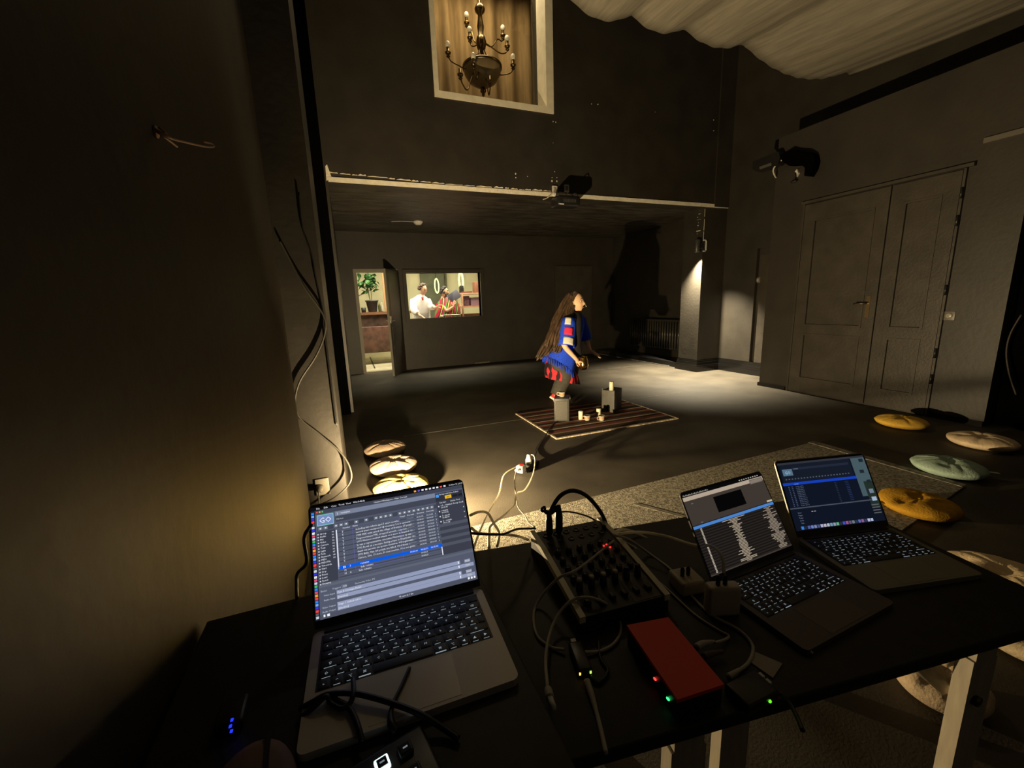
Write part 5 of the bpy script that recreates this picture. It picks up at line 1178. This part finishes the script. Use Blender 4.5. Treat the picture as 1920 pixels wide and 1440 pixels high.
# red audio interface
C4 = [on_z(1175, 1172, TB+.047), on_z(1253, 1157, TB+.047), on_z(1358, 1283, TB+.047), on_z(1270, 1312, TB+.047)]
ai = thing('audio_interface', 'red topped flat audio interface box with red and green lamps', 'audio box', (*(sum(C4, Vector())/4).xy, TB))
ctr = sum(C4, Vector())/4
q = [(p-ctr).xy for p in C4]
b = MB().use(mat('red_lacquer', (.88, .05, .016), .5)); b.prism([(p[0]*1.0, p[1]) for p in q], .040, .047); o = b.make('red_lid', parent=ai); o['label'] = 'flat red lid'
b = MB().use(DARKG); b.prism([(p[0]*.97, p[1]*.97) for p in q], .001, .040); b.make('body', parent=ai)
for k, (t_, c, nm) in enumerate(((.62, (255, 60, 50), 'red'), (.86, (60, 255, 130), 'green'))):
    p = Vector(q[0])*.985*(1-t_)+Vector(q[3])*.985*t_; b = MB().use(emit(nm+'_lamp', c, 2.2)); b.ball((p.x-.001, p.y, .022), (.002, .004, .0022), 8, 6); b.make('lamp', parent=ai)
def plug(label, pts, r, m, cat='plug', grp=None):
    return tag(MB().tube(pts, r, 9).make('plug', m), label, cat, grp)
plug('left grey jack plug at the right side of the red box', ZZ((1306, 1214, TB+.02), (1318, 1207, TB+.018), (1340, 1203, TB+.012)), [.007, .0065, .003], CABG); plug('second brown jack plug at the right side of the red box', ZZ((1320, 1231, TB+.02), (1332, 1226, TB+.018), (1356, 1221, TB+.012)), [.007, .0065, .003], mat('brown_plug', (.14, .09, .07), .5))
plug('pale cable plug at the near right corner of the red box', ZZ((1366, 1270, TB+.01), (1376, 1264, TB+.01), (1386, 1256, TB+.008)), [.007, .006, .0035], CABG)
# usb cable loops in front of mixer
cable('cable', 'grey cable curving from the mixer over its left rail and around on the table', [mxp(.19, -.13, .075), *ZZ((1085, 1066, TB+.095), (1050, 1082, TB+.085), (1020, 1112, TB+.03), (1003, 1140, TB+.004), (1001, 1170, TB+.004), (1010, 1196, TB+.004), (1035, 1214, TB+.004), (1058, 1218, TB+.008))], .0032, CABG)
cable('cable', 'grey cable looping round with a plug hanging over the table front', ZZ((1093, 1223, TB+.008), (1125, 1221, TB+.004), (1152, 1206, TB+.004), (1164, 1180, TB+.004), (1155, 1150, TB+.01), (1130, 1128, TB+.05), (1098, 1120, TB+.06), (1070, 1127, TB+.05), (1045, 1155, TB+.03), (1029, 1195, TB+.02), (1023, 1240, TB+.03), (1027, 1290, TB+.05)), .0033, CABG)
up = thing('usb_plug', 'grey and white plug at the loose end of the grey cable loop', 'plug', on_z(1027, 1290, TB+.05)); e0 = on_z(1031, 1308, TB+.055)-up.location; e1 = on_z(1039, 1328, TB+.057)-up.location
MB().use(CABG).tube([(0, 0, 0), e0*.3, e0], [.005, .0075, .0075], 8).make('grip', parent=up); MB().use(WPLA).tube([e0, e1], .0055, 4, smoothpath=False).make('connector', parent=up)
# network adapter
na = thing('network_adapter', 'black network adapter with small green and orange lamps and a grey cable plugged in', 'adapter', on_z(1083, 1232, TB)); dv = on_z(1098, 1272, TB)-na.location
na.rotation_euler = (0, 0, math.atan2(dv.y, dv.x)); Lg = dv.length
b = MB().use(DARKG); b.box((-.02, -.014, .001), (Lg, .014, .020), .004); b.make('body', parent=na)
for sy, c, nm in ((.010, (170, 255, 90), 'leaf_lamp'), (-.011, (255, 190, 70), 'amber_lamp')):
    b = MB().use(emit(nm, c, 2.0)); b.box((Lg-.001, sy-.0016, .010), (Lg+.0012, sy+.0016, .015)); b.make('lamp', parent=na)
b = MB().use(WPLA); b.box((-.034, -.006, .006), (-.02, .006, .014), .002); b.make('usb_connector', parent=na)
cable('cable', 'grey network cable running from the adapter lamps down to the front edge', ZZ((1100, 1276, TB+.010), (1108, 1300, TB+.008), (1118, 1335, TB+.004), (1128, 1375, TB+.004), (1136, 1412, TB+.004)), [.006, .006, .004, .004, .004], CABG)
cable('cable', 'black cable snaking between the network adapter and the red box', ZZ((1122, 1200, TZ), (1126, 1235, TZ), (1140, 1258, TZ), (1122, 1280, TZ), (1108, 1268, TZ+.002)), .0035, CABK)
# dongle with green lamp
dg_ = thing('usb_hub', 'small black hub with a green lamp and two white plugs at the table front', 'hub', on_z(1437, 1316, TB)+Vector((-.01, .012, 0)))
b = MB().use(DARKG); b.box((-.045, -.02, .001), (.03, .03, .022), .004); b.make('body', parent=dg_)
b = MB().use(emit('hub_lamp', (90, 255, 30), 2.2)); b.ball((.006, -.0205, .012), .0028, 8, 6); b.make('lamp', parent=dg_)
for k in range(2):
    b = MB().use(WPLA); b.box((.03, .002+k*.014, .006), (.042, .012+k*.014, .014), .001); b.make('plug', parent=dg_)
cable('cable', 'dark olive cable pair trailing from the green lamp hub along the table front', ZZ((1462, 1300, TB+.010), (1480, 1318, TB+.006), (1495, 1345, TB+.004), (1505, 1370, TB+.004)), .004, mat('olive_cable', (.03, .03, .012), .5))
plug('white charging plug with tiny green lamp at the left edge of the middle laptop', ZZ((1503, 1211, TB+.008), (1512, 1217, TB+.007), (1524, 1225, TB+.006)), [.004, .004, .0025], WPLA)
b = MB().use(mat('white_card', (.42, .37, .29), .7)); cp = [on_z(1413, 1222, TB+.0015), on_z(1467, 1245, TB+.0015), on_z(1449, 1272, TB+.0015), on_z(1404, 1240, TB+.0015)]; b.prism([(p.x, p.y) for p in cp], TB+.0005, TB+.003); tag(b.make('card'), 'small cream card lying between the red box and the middle laptop', 'card')
# ---- things on the left table
LZ = TA+BT+.001
cable('cable', 'thick black cable lying across the left laptop palm rest', ZZ((563, 1329, LZ-.004), (585, 1317, LZ+.006), (615, 1302, LZ+.010), (660, 1300, LZ+.010), (700, 1308, LZ+.010), (745, 1322, LZ+.008), (790, 1340, LZ+.006), (830, 1365, LZ-.004), (860, 1385, LZ-.008)), .0042, CABK)
cable('cable', 'black cable looping at the keyboard corner of the left laptop', ZZ((565, 1345, LZ-.004), (590, 1325, LZ+.006), (612, 1306, LZ+.012), (620, 1318, LZ+.006), (640, 1328, LZ+.006), (656, 1318, LZ+.008), (663, 1298, LZ+.012), (662, 1272, LZ+.006)), .0038, CABK)
cable('cable', 'black cable bending down over the front edge of the left laptop', ZZ((612, 1302, LZ+.006), (635, 1315, LZ+.005), (652, 1325, LZ+.005), (665, 1345, LZ+.005), (673, 1368, LZ+.005), (679, 1392, LZ)), .0042, CABK)
cable('cable', 'thin black cable down the middle of the left laptop trackpad', ZZ((768, 1252, LZ+.003), (752, 1288, LZ+.003), (740, 1312, LZ+.004), (733, 1335, LZ+.004), (734, 1358, LZ+.004), (742, 1372, LZ)), [.003, .003, .003, .0035, .006, .006], CABK)
cable('cable', 'black cable along the table behind the left laptop by the wall', ZZ((583, 985, TA+.20), (570, 1010, TA+.14), (575, 1055, TA+.05), (558, 1075, TA+.01), (556, 1100, TA+.005), (557, 1122, TA+.005)), .0035, CABK)
cable('cable', 'black cable coil on the table right behind the left laptop hinge', ZZ((905, 1080, TA+.005), (945, 1085, TA+.005), (968, 1075, TA+.005)), .003, CABK) if False else None
bl_ = thing('device', 'black device with blue lamps on the left end of the left table', 'device', on_z(433, 1365, TA)+Vector((0, .02, 0)))
b = MB().use(DARKG); b.box((-.018, -.03, .001), (.018, .016, .018), .004); b.make('body', parent=bl_)
for (px, py) in ((435, 1350), (432, 1362), (434, 1371)):
    p = on_z(px, py, TA+.0185)-bl_.location; b = MB().use(emit('blue_lamp', (30, 50, 255), 1.6)); b.box((p.x-.0016, p.y-.002, .018), (p.x+.0016, p.y+.002, .0195)); b.make('lamp', parent=bl_)
# tan pouch at bottom left
c = on_z(478, 1440, TA)
po = thing('pouch', 'tan leather pouch with a dark strap at the lower left corner of the table', 'pouch', (c.x+.005, c.y-.045, TA), .1)
b = MB().use(mat('tan_leather', (.17, .095, .065), .7, noise=.15, nscale=14))
b.loft([[Vector((.050*r_*math.cos(t), .075*r_*math.sin(t)*(1 if math.sin(t) < 0 else .9), z)) for t in [2*PI*k/28 for k in range(28)]] for r_, z in ((.9, .001), (1, .008), (.95, .02), (.7, .026))]); b.make('body', parent=po)
b = MB().use(DARK); b.box((.014, -.07, .018), (.020, .066, .0275)); b.make('strap', parent=po)
# lit keypad at the bottom edge
kp = thing('keypad', 'black keypad with glowing white rimmed keys at the bottom picture edge', 'keypad', on_z(722, 1434, TA)+Vector((-.004, -.048, 0)), .22)
b = MB().use(DARKG); b.box((-.07, -.075, .001), (.07, .058, .016), .005); b.make('body', parent=kp)
GLW = emit('white_key_glow', (215, 250, 250), 1.6)
for i in range(4):
    for j in range(3):
        if (i, j) == (3, 2): continue
        x, y = -.051+i*.030, .034-j*.032
        lit = (i, j) in ((2, 0), (2, 1))
        b = MB().use(GLW if lit else KEYM); b.box((x-.009, y-.0085, .016), (x+.009, y+.0085, .0215), .002); b.use(DARKG); b.box((x-.006, y-.0055, .0216), (x+.006, y+.0055, .0225)); b.use(KGL2); b.box((x-.003, y-.001, .0226), (x+.003, y+.001, .0229)); b.make('key', parent=kp)
